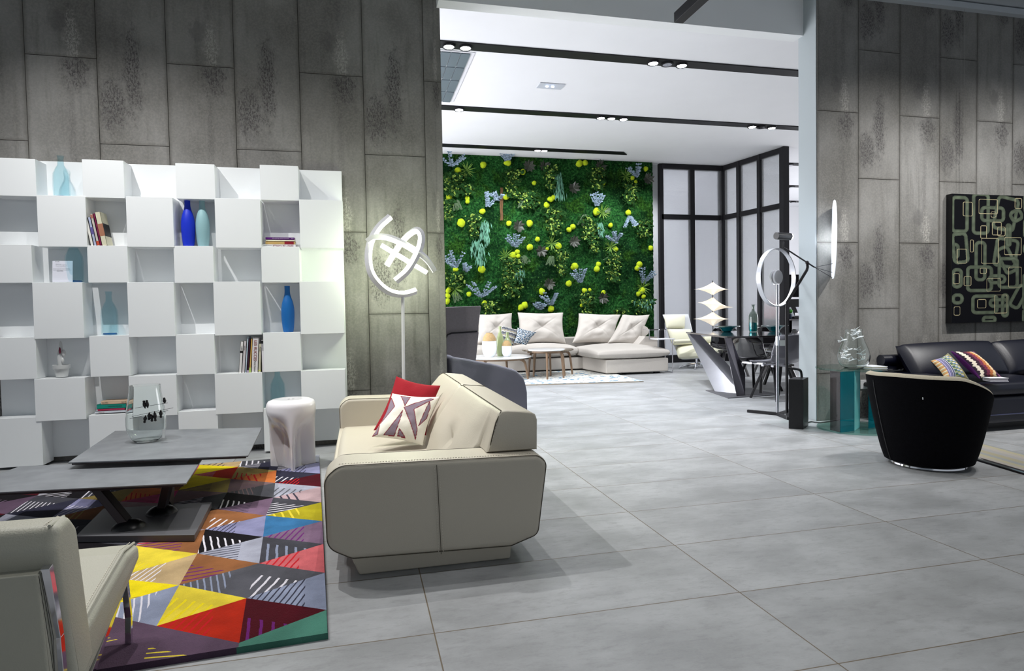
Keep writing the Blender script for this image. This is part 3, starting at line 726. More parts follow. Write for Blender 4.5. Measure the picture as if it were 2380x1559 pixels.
# stacks lying flat
def stack(items, z0, group):
    z = z0+.003
    for (xa, xb, h, dep, colr, lab, ex, txt) in items:
        c = Vector(((xa+xb)/2, 7.50+dep/2, z+h/2))
        t, sp = book(lab, c, Vector((0, 0, h/2)), Vector((0, dep/2, 0)), Vector(((xb-xa)/2, 0, 0)), colr, group, ex)
        t.location.z = z*K; WORLD[t.name] = Vector((c.x-(xb-xa)/2, c.y, c.z))
        t.location = WORLD[t.name]*K
        for (s, sz, f, m, fl) in txt: text(s, sz, (c.x+f*(xb-xa)/2, sp.y-.002, c.z), (pi/2, pi if fl else 0, 0), m, t)
        z += h+.001
X = lambda px, py: PS(px, py, 7.5).x
stack([(X(609,570), X(687,570), .026, .15, (228,228,232), 'white book with dark red lettering at the bottom of the flat stack', None, [('ESPRIT DE FAMILLE', .026, .25, INKR, True), ('Catherine Laborde', .012, -.65, INK, True)]),
       (X(617,565), X(686,565), .032, .15, (190,156,96), 'tan book with a dark red block on its spine in the flat stack', [((140,10,34), .28, .9, 0)], []),
       (X(618,557), X(685,557), .020, .14, (236,232,208), 'cream book under the purple one in the flat stack', None, []),
       (X(617,551), X(684,551), .023, .15, (86,10,112), 'purple book on top of the flat stack', None, [('Nous deux encore', .013, .3, INKW, True), ('E.M.', .013, .85, INKW, True), ('Annie Ernaud', .013, -.3, INKW, True)])], shelf_z(11), 'flat stack of books in the upper bookcase')
stack([(X(220,961), X(299,961), .028, .16, (196,202,210), 'pale grey book at the bottom of the low stack', None, [('Notre vie', .014, -.6, INKR, False)]),
       (X(227,955), X(290,955), .018, .15, (176,52,86), 'thin raspberry red book in the low stack', None, []),
       (X(225,948), X(293,948), .048, .16, (10,140,124), 'thick teal green book in the low stack', None, [('MARGARET BOURKE', .014, .25, INK, False)]),
       (X(235,937), X(299,937), .032, .15, (222,190,160), 'peach coloured book on top of the low stack', None, [('ken folks', .016, -.7, INK, False), ('logan ide', .013, .65, INK, False)])], shelf_z(25), 'low stack of books in the bookcase')
# printed card
p = PS(147, 654, 7.5); z0 = shelf_z(12)
t = thing('info_card', 'small white printed card on a clear stand before a blue bottle', 'card', (p.x, 7.49, z0))
hw = .092
part('card', B().obox((p.x, 7.495, z0+.114), (hw, 0, 0), (0, .002, 0), (0, .012, .11)), M('card_white', (226, 228, 240), .6), t)
part('card_stand', B().box((p.x-hw, 7.49, z0), (p.x+hw, 7.55, z0+.004)), CLEAR, t)
for k, (fx, fz, s) in enumerate([(-.65, .95, 'Bouteille'), (-.3, .80, 'verre souffle bleu'), (.4, .80, 'coloris'), (-.1, .62, 'hauteur quarante cinq centimetres'), (-.35, .54, 'piece unique')]):
    text(s, .011, (p.x+fx*hw*.7, 7.492-.004, z0+.004+.22*fz), (pi/2, 0, 0), INK, t)
part('card_badge', B().box((p.x+.02, 7.488, z0+.008), (p.x+.075, 7.4905, z0+.024)), BM((60, 60, 64)), t)
# white ceramic cactus in pot
p = PS(143, 872, 7.53); z0 = shelf_z(20)
t = thing('potted_cactus', 'white ceramic cactus in a small white pot on the left of the bookcase', 'ornament', (p.x, 7.54, z0))
q = (p.x, 7.54, z0); CW = M('white_bisque', (206, 208, 208), .6, bump=(30, .3))
part('pot', B().lathe([(.052, 0), (.066, .085), (.076, .085), (.08, .125), (.066, .125), (.062, .10), (.0, .10)], q, 28, (True, False)), CW, t, smooth=True)
part('cactus', B().ball((p.x-.01, 7.54, z0+.19), .05, 14, 10, (.55, .4, 2.0)).ball((p.x+.0, 7.54, z0+.31), .04, 12, 8, (.4, .4, 1.6)).ball((p.x+.028, 7.53, z0+.245), .026, 12, 8, (.8, .5, 1.5)).ball((p.x+.015, 7.53, z0+.17), .02, 10, 8, (.8, .6, 1.5)), CW, t, smooth=True, ang=180)
part('cactus_flower', B().ball((p.x+.002, 7.51, z0+.275), .012, 8, 6, (.8, .6, 3)), BM((110, 20, 50)), t, smooth=True)

# ------------------------------------------------------------------ patchwork rug
ra = math.radians(3.8); RO = Vector((-.173, 3.041)); ca_, sa_ = math.cos(ra), math.sin(ra)
RW, RL = 3.15, 4.0
def RP(u, v, z=.03): return Vector((RO.x+u*ca_-v*sa_, RO.y+u*sa_+v*ca_, z))
PAL = dict(teal=(74,128,112), maroon=(72,4,20), lblue=(138,146,170), grey=(84,84,92), coral=(206,104,110), dgrey=(66,66,74), mauve=(120,96,120), blue=(54,110,158), olive=(172,160,30), pinkg=(176,150,156), navy=(44,44,62), lav=(134,134,170), purple=(92,72,92), orange=(176,38,14), pyel=(222,200,60), brown=(142,92,56), lgrey=(162,164,180), black=(14,10,16), taupe=(128,104,108), tan=(214,120,62), khaki=(160,140,80), beige=(186,160,120), yel=(228,206,20), pink=(206,76,128), white=(220,216,226), red=(196,16,34), dpurp=(104,30,110))
V0 = {0: .25, 1: .04, 2: -.11, 3: .12}
STEP = .487
def vv(i, k): return ((.25-.487*.5) if i % 2 == 0 else .04-.487*0)+0  # unused
def vert(i, k):
    off = [.245, .04, .345, .12, .36, .08, .33, .1, .35][i]-.487
    wob = 0 if i < 3 else .03*math.sin(i*5+k*3)
    return (-.002-.385*i + (.015*math.sin(k*2.1+i) if 0 < i < 8 else 0), off+k*.4865+wob)
seqs = {0: ['teal/x','maroon/dpurp','lblue/navy','grey/white','coral/red','dgrey/lblue','mauve/dpurp','blue/x','olive/pyel','dgrey/white','pinkg/navy','lgrey/grey','maroon/red','navy/white','lav/navy','dgrey/white','lgrey/x'],
 1: ['purple/pyel','orange/red','pyel/yel','grey/lblue','brown/dpurp','lgrey/navy','black/white','lav/navy','brown/white','mauve/navy','black/white','grey/taupe','taupe/mauve','tan/red','khaki/red','navy/white','dgrey/white','beige/red'],
 2: ['purple/navy','purple/pyel','lblue/white','yel/khaki','beige/white','pyel/yel','brown/dpurp','pinkg/red','brown/olive','black/khaki','dgrey/white','taupe/x','khaki/navy','yel/x','orange/lav','yel/x','beige/navy','taupe/red','pinkg/white','lgrey/navy'],
 3: ['purple/pyel','red/x','grey/lblue','mauve/navy','orange/tan','brown/dpurp','black/red','dgrey/x','maroon/pink','taupe/navy','pinkg/purple','pink/maroon','tan/red','brown/khaki','lav/x','pink/purple','dgrey/white','navy/white'],
 4: ['navy/x','lblue/white','maroon/red','black/mauve','purple/x','maroon/red','black/pink','dgrey/dpurp','grey/white','dgrey/navy','brown/khaki','lav/white','khaki/x','dgrey/white','black/white','grey/x','lav/navy','navy/x'],
 5: ['purple/x','navy/dpurp','black/red','maroon/pink','dgrey/white','purple/dpurp','navy/white','dgrey/white','dgrey/lblue','black/white','lgrey/white','navy/x','dgrey/white','black/white','grey/white','mauve/x','black/white','navy/x']}
seqs[6] = seqs[4][::-1]; seqs[7] = seqs[5][::-1]
def clip(P, u0, u1, v0, v1):
    for ax, lim, sg in ((0, u0, 1), (0, u1, -1), (1, v0, 1), (1, v1, -1)):
        out = []
        for i in range(len(P)):
            a, c = P[i], P[(i+1) % len(P)]; da = (a[ax]-lim)*sg; dc = (c[ax]-lim)*sg
            if da >= 0: out.append(a)
            if (da >= 0) != (dc >= 0):
                t = da/(da-dc); out.append((a[0]+(c[0]-a[0])*t, a[1]+(c[1]-a[1])*t))
        P = out
        if not P: return P
    return P
bm = bmesh.new(); uvl = bm.loops.layers.uv.new('UVMap'); c1 = bm.loops.layers.float_color.new('Col'); c2 = bm.loops.layers.float_color.new('Col2')
rr = random.Random(5)
def rug_face(P, a, c, ang, fr, on):
    P = clip(P, -RW, 0, 0, RL)
    if len(P) < 3: return
    vs_ = [bm.verts.new(RP(u, v)*K) for u, v in P]
    try: f = bm.faces.new(vs_)
    except ValueError: return
    f.normal_update()
    if f.normal.z < 0: f.normal_flip()
    for l in f.loops:
        l[c1] = (*s2l(PAL[a]), 1); l[c2] = (*s2l(PAL[c]), 1)
        q = l.vert.co/K; u = q.x*math.cos(ang)+q.y*math.sin(ang)
        l[uvl].uv = (u*fr, 1 if on else -1)
for i in range(8):
    sq = seqs[i]; n = 0
    lo = [vert(i, k) for k in range(12)]; hi = [vert(i+1, k) for k in range(12)]
    ev = sorted([(p[1], 0, k) for k, p in enumerate(lo)]+[(p[1], 1, k) for k, p in enumerate(hi)])
    cur = [lo[0], hi[0]]
    for z_, side, k in ev:
        if k == 0: continue
        nw = (lo, hi)[side][k]; tri = [cur[0], cur[1], nw]
        mx = max(q[1] for q in tri)
        cur[side] = nw
        if mx <= .02: continue
        a, c = sq[min(n, len(sq)-1)].split('/'); n += mx > .1
        on = c != 'x'; c = c if on else a
        sub_ang = rr.choice([.25, -.25, pi/2-.1, pi/2+.2, .1]); fr = rr.choice([18, 24, 30])
        if on:                                   # a plain strip along one side, stripes in the rest
            A_, B_, C_ = tri; t = rr.uniform(.25, .5)
            M1 = (A_[0]*(1-t)+B_[0]*t, A_[1]*(1-t)+B_[1]*t)
            M2 = (C_[0]*(1-t)+B_[0]*t, C_[1]*(1-t)+B_[1]*t)
            rug_face([A_, M1, M2, C_], a, c, sub_ang, fr, False); rug_face([M1, B_, M2], a, c, sub_ang, fr, True)
        else: rug_face(tri, a, c, 0, 1, False)
sidec = s2l((60, 48, 66))
for (ua, va, ub, vb) in ((-RW, 0, 0, 0), (0, 0, 0, RL), (0, RL, -RW, RL), (-RW, RL, -RW, 0)):
    for s in range(24):
        t0, t1 = s/24, (s+1)/24; a = (ua+(ub-ua)*t0, va+(vb-va)*t0); c = (ua+(ub-ua)*t1, va+(vb-va)*t1)
        f = bm.faces.new([bm.verts.new(RP(*a, .0)*K), bm.verts.new(RP(*c, .0)*K), bm.verts.new(RP(*c)*K), bm.verts.new(RP(*a)*K)])
        cc = (74, 128, 112) if (vb == va == 0 and t0 > .87) else (84, 66, 86)
        for l in f.loops: l[c1] = (*s2l(cc), 1); l[c2] = (*s2l(cc), 1); l[uvl].uv = (0, -1)
me = bpy.data.meshes.new('patchwork_rug'); org = RP(-RW/2, RL/2, 0)*K
for v_ in bm.verts: v_.co -= org
bm.to_mesh(me); bm.free(); me.materials.append(rug_mat())
o = bpy.data.objects.new('patchwork_rug', me); C.objects.link(o); o.location = org
setp(o, 'multicoloured patchwork rug of yellow, red, grey and purple triangles under the beige sofa', 'rug')

# ------------------------------------------------------------------ beige sofa
S = thing('beige_sofa', 'large cream leather sofa seen from its side, on the patchwork rug edge', 'sofa', (.45, 5.3, 0))
AP = [(-.07, .128), (.86, .105), (1.03, .16), (1.092, .60), (1.04, .648), (-.13, .668), (-.212, .60), (-.205, .20)]
APr = rounded(AP, [.08, .05, .06, .08, .08, .11, .11, .10], 8)
def armpart(y0, y1, lab):
    P = [Vector((x, y0, z)) for x, z in APr]
    a = part('armrest', B().prism(P, (0, y1-y0, 0)), LEATH, S, bevel=.035, seg=5)
    for yy, e in ((y0, -.003), (y1, .003)):
        off = [Vector((x+(.44-x)*.0, yy+e*-3, z)) for x, z in APr]
        part('piping', B().tube([Vector((x, yy+(.012 if e < 0 else -.012), z)) for x, z in [( .44+(p.x-.44)*.992, .39+(p.y-.39)*.985) for p in APr]], .0024, 6, closed=True), SEAM, a)
    return a
a1 = armpart(3.66, 3.98, 'near'); a2 = armpart(6.62, 6.92, 'far')
# vertical seam on the near arm with stitches
zz = lambda x, t: 0
for dx in (-.0, .0): pass
part('seam', B().tube([(.435, 3.655, .11), (.43, 3.656, .3), (.425, 3.657, .50), (.42, 3.66, .63), (.42, 3.70, .652), (.42, 3.98, .655)], .0018, 6), SEAM, a1)
def stitches(pts, step, ln, r, par):
    b = B(); pts = [Vector(p) for p in pts]
    for a, c in zip(pts, pts[1:]):
        L = (c-a).length; n = max(1, int(L/step)); d = (c-a)/n
        for i in range(n): p = a+d*(i+.2); b.bar(p, p+d.normalized()*ln, r)
    part('stitching', b, STITCH, par)
for dx in (-.014, .014): stitches([(.435+dx, 3.657, .12), (.43+dx, 3.657, .3), (.422+dx, 3.658, .62)], .016, .009, .0024, a1)
stitches([(-.13, 3.70, .6685), (.5, 3.70, .659), (1.03, 3.70, .649)], .016, .009, .003, a1)
# seat frame, seat, plinth
part('seat_frame', B().prism([(-.2, 3.96, .16), (-.08, 3.96, .125), (1.0, 3.96, .12), (1.04, 3.96, .42), (-.2, 3.96, .34)], (0, 2.7, 0)), LEATH, S, bevel=.02)
part('plinth', B().prism([(-.09, 3.74, .128), (.87, 3.74, .128), (.86, 3.74, .035), (-.04, 3.74, .0)] if 0 else [(-.085, 3.75, .135), (.88, 3.75, .135), (.87, 3.75, 0), (-.03, 3.75, 0)], (0, 3.1, 0)), LEATH, S, bevel=.012)
def seatf(u, v):
    x = -.24+.86*u; y = 3.95+(6.66-3.95)*v
    z = .375+.035*(math.sin(pi*min(1, max(0, v)))**.4)*(1-.35*u)-.0
    if u < .12: z -= .11*(1-u/.12)**2; x += .01*(1-u/.12)
    return Vector((x, y, z))
sb = B().grid(seatf, 40, 60)
part('seat_cushion', sb.box((-.21, 3.96, .22), (.7, 6.64, .37)), LEATH, S, smooth=True, ang=60)
# backrest: a lofted section with soft dimples
def backring(y, full):
    pr = [(.50, .36), (.545, .44), (.585, .52), (.63, .60), (.68, .68), (.73, .76), (.775, .83), (.81, .885), (.835, .905), (.87, .908), (.95, .900), (1.02, .890), (1.05, .875), (1.062, .84), (1.06, .76), (1.058, .655), (1.05, .5), (1.04, .36)]
    out = []
    for x, z in pr:
        if not full and z < .655: z = .657; x = max(x, .665)
        fd = max(0, min(1, (4.35-y)/.45)); fd = fd*fd*(3-2*fd)
        if x < .84 and z > .65: x += .075*fd*(1-max(0, z-.655)/.25)
        if full and z < .65: x += .03*fd
        t = max(0, min(1, (z-.4)/.5)); bulge = .045*math.sin(pi*t) if x < .84 and full else 0
        if full and x < .85:
            s_ = min(abs(y-5.32), 9)                      # middle seam
            bulge -= .05*math.exp(-(s_/.05)**2)*math.sin(pi*min(1, t+.1))
            for yc in (4.55, 6.1): bulge -= .07*math.exp(-((y-yc)/.16)**2-((z-.60)/.045)**2)
            bulge -= .03*math.exp(-((y-4.0)/.1)**2)*math.sin(pi*t)
        z -= .07*max(0, (y-6.35)/.5)**2 if z > .7 else 0
        out.append(Vector((x-bulge, y, z+(.012*math.exp(-((y-5.32)/.04)**2)*-1 if z > .85 else 0))))
    return out
rings = [backring(y, False) for y in (3.775, 3.785, 3.82, 3.9, 3.975)]+[backring(3.985+(6.615-3.985)*k/90, True) for k in range(91)]+[backring(y, False) for y in (6.625, 6.75, 6.86, 6.88)]
def shrink(rg, f):
    c = sum(rg, Vector())/len(rg); return [c+(p-c)*f for p in rg]
rings[0] = [Vector((p.x, 3.775, p.z)) for p in shrink(rings[1], .93)]; rings[-1] = [Vector((p.x, 6.88, p.z)) for p in shrink(rings[-2], .93)]
bk = part('backrest', B().loft(rings), LEATH, S, smooth=True, ang=50)
ridge = [rg[8]+Vector((0, 0, .004)) for rg in rings[1:-1]]
part('piping', B().tube(ridge, .003, 6), SEAM, bk)
def ring_pts(y, f=1.0): return [p for p in backring(y, False)]
rg = backring(3.79, False); front = [Vector((p.x, 3.778, p.z)) for p in rg[5:9]]
part('piping', B().tube([Vector((.757, 3.78, .668)), Vector((.772, 3.777, .74)), Vector((.80, 3.777, .84)), Vector((.835, 3.785, .902))], .004, 6), SEAM, bk)
stitches([(.84, 3.782, .898), (1.03, 3.782, .882)], .018, .011, .0035, bk)
stitches([(1.045, 3.778, .86), (1.045, 3.778, .68)], .018, .011, .0035, bk)
stitches([(.764, 3.776, .69), (.80, 3.776, .82), (.83, 3.78, .885)], .018, .011, .0035, bk)
part('crease', B().tube([Vector((.795, 5.32, .88)), Vector((.76, 5.32, .86)), Vector((.85, 5.32, .905)), Vector((1.04, 5.32, .885))][2:], .004, 6), SEAM, bk)
# cushions on the sofa
def q_(px, py, Y): return PY(px, py, Y)
b = B(); pillow(b, q_(868, 1000, 5.45), q_(990, 1012, 5.45), q_(1024, 896, 5.72), q_(921, 874, 5.72), .16, 30, .10, wr=.1)
setp(part('red_cushion', b, RED, smooth=True, ang=180), 'plain red woven cushion behind the patterned one on the cream sofa', 'cushion')
def inpoly(P, x, y):
    r_ = False; n = len(P)
    for i in range(n):
        (x0, y0), (x1, y1) = P[i], P[(i+1) % n]
        if (y0 > y) != (y1 > y) and x < (x1-x0)*(y-y0)/(y1-y0)+x0: r_ = not r_
    return r_
def dpoly(P, x, y):
    m = 9
    for i in range(len(P)):
        (x0, y0), (x1, y1) = P[i], P[(i+1) % len(P)]; dx, dy = x1-x0, y1-y0; t = max(0, min(1, ((x-x0)*dx+(y-y0)*dy)/(dx*dx+dy*dy+1e-9)))
        m = min(m, math.hypot(x-x0-dx*t, y-y0-dy*t))
    return m
XQ = [[(528,300),(536,372),(440,470),(500,352)], [(590,290),(648,298),(603,372)], [(770,302),(596,384),(672,578),(683,522),(657,398),(792,308)],
      [(765,330),(773,375),(752,445),(692,497)], [(586,405),(576,440),(530,562),(465,550)], [(562,520),(602,575),(552,562)], [(436,478),(428,540),(398,547)]]
def uvq(x, y, c=((395,548),(725,600),(830,285),(545,268))):
    u = v = .5
    for _ in range(12):
        px = (c[0][0]*(1-u)+c[1][0]*u)*(1-v)+(c[3][0]*(1-u)+c[2][0]*u)*v; py = (c[0][1]*(1-u)+c[1][1]*u)*(1-v)+(c[3][1]*(1-u)+c[2][1]*u)*v
        ax = (c[1][0]-c[0][0])*(1-v)+(c[2][0]-c[3][0])*v; ay = (c[1][1]-c[0][1])*(1-v)+(c[2][1]-c[3][1])*v
        bx_ = (c[3][0]-c[0][0])*(1-u)+(c[2][0]-c[1][0])*u; by_ = (c[3][1]-c[0][1])*(1-u)+(c[2][1]-c[1][1])*u
        D = ax*by_-ay*bx_; ex_, ey_ = x-px, y-py; u += (ex_*by_-ey_*bx_)/D; v += (ax*ey_-ay*ex_)/D
    return u, v
XP = [[uvq(*p) for p in P] for P in XQ]
def xpaint(u, v, sd):
    if sd < 0: return s2l((226, 220, 212))
    for P in XP:
        if dpoly(P, u, v) < .008: return s2l((128, 24, 44))
    for P in XP:
        if inpoly(P, u, v): return s2l((138, 122, 136))
    return s2l((236, 232, 220))
b = B(); cl = pillow(b, q_(864, 1015, 5.22), q_(982, 1035, 5.22), q_(1022, 922, 5.48), q_(912, 914, 5.48), .15, 110, .10, paint=xpaint, wr=.12)
setp(part('patterned_cushion', b, TEXTILE, smooth=True, ang=180, col=cl), 'white cushion with mauve zigzag bands edged in dark red, before the red cushion', 'cushion')
# ------------------------------------------------------------------ coffee table with two slabs
T = thing('coffee_table', 'grey two-tier ceramic slab coffee table on slanted dark legs, on the patchwork rug', 'coffee table', (-1.6, 5.1, .03))
def slab(P, z, t, nm='table_top'):
    pts = [Vector((p.x, p.y, z-t)) for p in P]
    return part(nm, B().prism(pts, (0, 0, t)), CERAM, T, bevel=.004)
lowz, upz = .385, .44
L_ = [FL(0, 1143, lowz), FL(433, 1122, lowz), FL(469, 1067, lowz), FL(45, 1083, lowz)]
ex = (L_[0]-L_[1]).normalized(); L_[0] = L_[0]+ex*.35
e2 = (L_[3]-L_[2]).normalized(); L_[3] = L_[3]
for nm_, PP, z in (('table_top', L_, lowz), ('table_top', [FL(158, 1074, upz), FL(577, 1058, upz), FL(609, 993, upz), FL(267, 1001, upz)], upz)):
    tp = slab(PP, z, .012, nm_)
    c = sum(PP, Vector())/4
    part('under_frame', B().prism([Vector((c.x+(p.x-c.x)*.97, c.y+(p.y-c.y)*.97, z-.026)) for p in PP], (0, 0, .014)), BRONZE, tp)
bp = [FL(176, 1246, .075), FL(452, 1243, .075), FL(492, 1167, .075), FL(240, 1182, .075)]
part('base_plate', B().prism([Vector((p.x, p.y, .032)) for p in bp], (0, 0, .045)), DARKCER, T, bevel=.004)
for (dx, dy, tx, ty, tz) in ((299, 1224, 226, 1131, lowz-.034), (376, 1190, 394, 1128, lowz-.034)):
    p = FL(dx, dy, .078); q = FL(tx, ty, tz)
    if tx > 300: q = Vector((p.x+.07, p.y-.02, tz))
    q.z = tz
    lg = part('leg', B().bar((p.x, p.y, .09), q, .055, .10, up=(0, 1, 0)), BRONZE, T, bevel=.006)
    part('foot_dome', B().lathe([(.105, 0), (.10, .012), (.075, .036), (.04, .05), (.001, .054)], (p.x, p.y, .077), 28), BLACKS, lg, smooth=True)
# leg carrying the upper slab, hidden behind
part('leg', B().bar((-1.45, 5.3, .09), (-1.5, 5.60, upz-.07), .055, .10, up=(0, 1, 0)), BRONZE, T)
# glass vase with birds on wires
vp = FL(341, 1024, upz); vz = upz+.001
def glass_lathe(prof, t): return prof+[(max(.001, r-t), z+(t if i == len(prof)-1 and 0 else 0)) for i, (r, z) in list(enumerate(prof))[::-1] if z > prof[0][1]+t*1.4]+[(prof[0][0]*.8, prof[0][1]+t*2), ]
V = thing('bird_vase', 'large clear glass vase with small black birds on wires, on the grey coffee table', 'vase', (vp.x, vp.y, vz))
s = .50/10
pf = smooth_prof([(.09, 0), (.118, .02), (.15, .08), (.158, .16), (.153, .25), (.135, .36), (.124, .44), (.122, .49)])
part('vase_glass', B().lathe(glass_lathe(pf, .006), (vp.x, vp.y, vz), 44, (True, True)), CLEAR, V, smooth=True, ang=60)
fw = -_R*0; side = Vector((_R.x, _R.y, 0)).normalized(); tow = Vector((-_F.x, -_F.y, 0)).normalized()
def vpt(px, py, off): # a point of the vase region, off units toward the viewer from the vase axis
    c = Vector((vp.x, vp.y, 0))+tow*off; d = ray(px, py); n = Vector((_F.x, _F.y, 0)); t = (c-EYE).dot(n)/d.dot(n); return EYE+d*t
CX, CY, SC = 280, 880, 140/1364
def vc(x, y, off): return vpt(CX+x*SC, CY+y*SC, off)
for a, c_, o1, o2 in (((250, 855), (1190, 658), -.07, .09), ((210, 905), (1080, 718), .10, .10), ((330, 665), (1070, 545), .1, .1)):
    part('wire', B().tube([vc(*a, o1), vc(*c_, o2)], .0016, 5), GUNM, V)
for x0, y0, x1, y1 in ((530,515,560,675),(595,505,620,665),(990,450,1005,560),(575,825,545,975),(655,755,645,910),(705,790,712,945),(770,730,790,935),(912,700,915,860)):
    p, q = vc(x0, y0, .135), vc(x1, y1, .135); m = (p+q)/2
    L = (p-q).length; d = (p-q).normalized()
    b = B(); b.tube([q-d*.001, q+d*L*.2, m, p-d*L*.2, p], [.003, .010, .016, .008, .003] if y0 > 690 else [.002, .008, .015, .012, .006], 8)
    b.ball(p if y0 < 690 else q, .011, 8, 6)
    part('bird', b, GUNM, V, smooth=True, ang=180)
part('price_tag', B().obox(vc(975, 1240, .12), side*.012, tow*.001, Vector((.003, 0, .035))), BM((214, 216, 216)), V)

# ------------------------------------------------------------------ armchair in the left foreground
A = thing('leather_armchair', 'stone coloured leather armchair with chrome frame seen from behind in the left foreground', 'armchair', (-1.4, 2.9, 0))
xr, xl = -1.03, -1.95
def sheet(nm, prof, mat, x0, x1, rad, bevel, par=A, seg=4):
    P = rounded(prof, rad, 6)
    if sum(P[i-1].x*P[i].y-P[i].x*P[i-1].y for i in range(len(P))) < 0: P = P[::-1]
    n_ = len(P); rings = []
    N2 = []
    for i in range(n_):
        e_ = P[(i+1) % n_]-P[i-1]; q_n = Vector((e_.y, -e_.x)); N2.append(q_n.normalized() if q_n.length > 1e-6 else Vector((0, 0)))
    for xx, sgn in ((x0, 1), (x1, -1)):
        rg_ = []
        for k in range(6):
            a_ = pi/2*k/5; ins = bevel*(1-math.sin(a_)); off = bevel*(1-math.cos(a_))
            rg_.append([Vector((xx+sgn*off, p_.x-m_.x*ins, p_.y-m_.y*ins)) for p_, m_ in zip(P, N2)])
        rings += rg_ if sgn > 0 else rg_[::-1]
    return part(nm, B().loft(rings), mat, par, smooth=True, ang=60)
seat = sheet('seat', [(2.62, .20), (2.72, .135), (3.16, .29), (3.34, .365), (3.33, .445), (3.18, .45), (2.85, .37), (2.66, .32)], LEATHG, xl+.006, xr-.006, [.03,.03,.04,.04,.04,.04,.04,.04], .035)
back = sheet('back_cushion', [(2.60, .14), (2.68, .13), (2.76, .20), (2.66, .74), (2.60, .80), (2.50, .79), (2.46, .72), (2.50, .55)], LEATHG, xl, xr, [.03,.03,.03,.07,.04,.05,.05,.03], .03)
panel = sheet('back_panel', [(2.50, .02), (2.56, .02), (2.50, .655), (2.42, .655)], LEATHG, xl+.02, xr-.035, .008, .01)
for prof, par in (([(2.765, .24), (2.665, .72), (2.61, .79), (2.50, .79)], back), ([(3.32, .445), (3.18, .455), (2.9, .39), (2.74, .345)], seat)):
    part('piping', B().tube([Vector((xr-.028, y, z+.002)) for y, z in prof], .006, 6), LEATHG, par)
    stitches([(xr-.045, y, z+.006) for y, z in prof], .014, .009, .0025, par)
part('seam', B().tube([Vector((x, 2.482, .735)) for x in (xl+.03, (xl+xr)/2, xr-.03)], .005, 6), SEAM, back)
stitches([(xl+.03, 2.478, .722), (xr-.04, 2.478, .722)], .014, .009, .0025, back)
def flatbar(pts, x, w, t, nm, par):
    pts = [Vector((x, y, z)) for y, z in pts]; b = B()
    for a_, c_ in zip(pts, pts[1:]): b.bar(a_, c_, w, t, up=(1, 0, 0)) if 0 else b.obox((a_+c_)/2, (c_-a_)/2, Vector((w/2, 0, 0)), (c_-a_).cross(Vector((1, 0, 0))).normalized()*t/2)
    return part(nm, b, CHROME, par, bevel=.002)
for x in (xr-.02, xl+.02):
    fr = flatbar([(2.45, .668), (2.51, .40), (2.545, .02)], x, .028, .03, 'chrome_frame', A)
    flatbar([(2.56, .07), (2.75, .115), (3.14, .315)], x-.003*(1 if x > -1.4 else -1), .024, .03, 'chrome_rail', fr)
    flatbar([(3.165, .33), (3.195, .15), (3.185, .03)], x-.0015, .026, .022, 'leg', A)
    flatbar([(2.535, .06), (2.545, .0)], x, .028, .03, 'leg', A)

# ------------------------------------------------------------------ white stool
sc = Vector((-.665, 6.6, .03)); SR, SH = .232, .665
Tt = thing('white_stool', 'glossy white moulded three-fin stool on the rug in front of the bookcase', 'stool', sc)
rings = []
fin = [math.radians(a) for a in (-84, 24, 160)]
def sr(a, z):
    t = z/SH
    open_ = max(0, min(1, (0.86-t)/.42)); open_ = open_*open_*(3-2*open_)
    m = min(abs(math.atan2(math.sin(a-f), math.cos(a-f))) for f in fin)
    wdt = .17+.9*max(0, (t-.3))**1.2
    fb = math.exp(-(m/wdt)**2*1.0)
    r = SR*(1-.66*open_*(1-fb))
    if t > .9: q = (t-.9)/.1; r *= 1-.17*(1-math.sqrt(max(0, 1-q*q)))*1.3
    return r
nz, na = 44, 144
for j in range(nz+1):
    z = SH*(j/nz)**.85
    rings.append([Vector((sc.x+sr(2*pi*k/na, z)*math.cos(2*pi*k/na), sc.y+sr(2*pi*k/na, z)*math.sin(2*pi*k/na), sc.z+z)) for k in range(na)])
top = [[Vector((sc.x+(p.x-sc.x)*f, sc.y+(p.y-sc.y)*f, sc.z+SH+dz)) for p in rings[-1]] for f, dz in ((.93, .004), (.7, .003), (.2, .0))]
part('stool_body', B().loft(rings+top), GLOSSW, Tt, smooth=True, ang=60)
part('finger_hole', B().lathe([(.012, 0), (.012, .002)], (sc.x-.02, sc.y, sc.z+SH+.001), 12).lathe([(.012, 0), (.012, .002)], (sc.x+.02, sc.y, sc.z+SH+.001), 12), BM((150, 150, 154)), Tt)

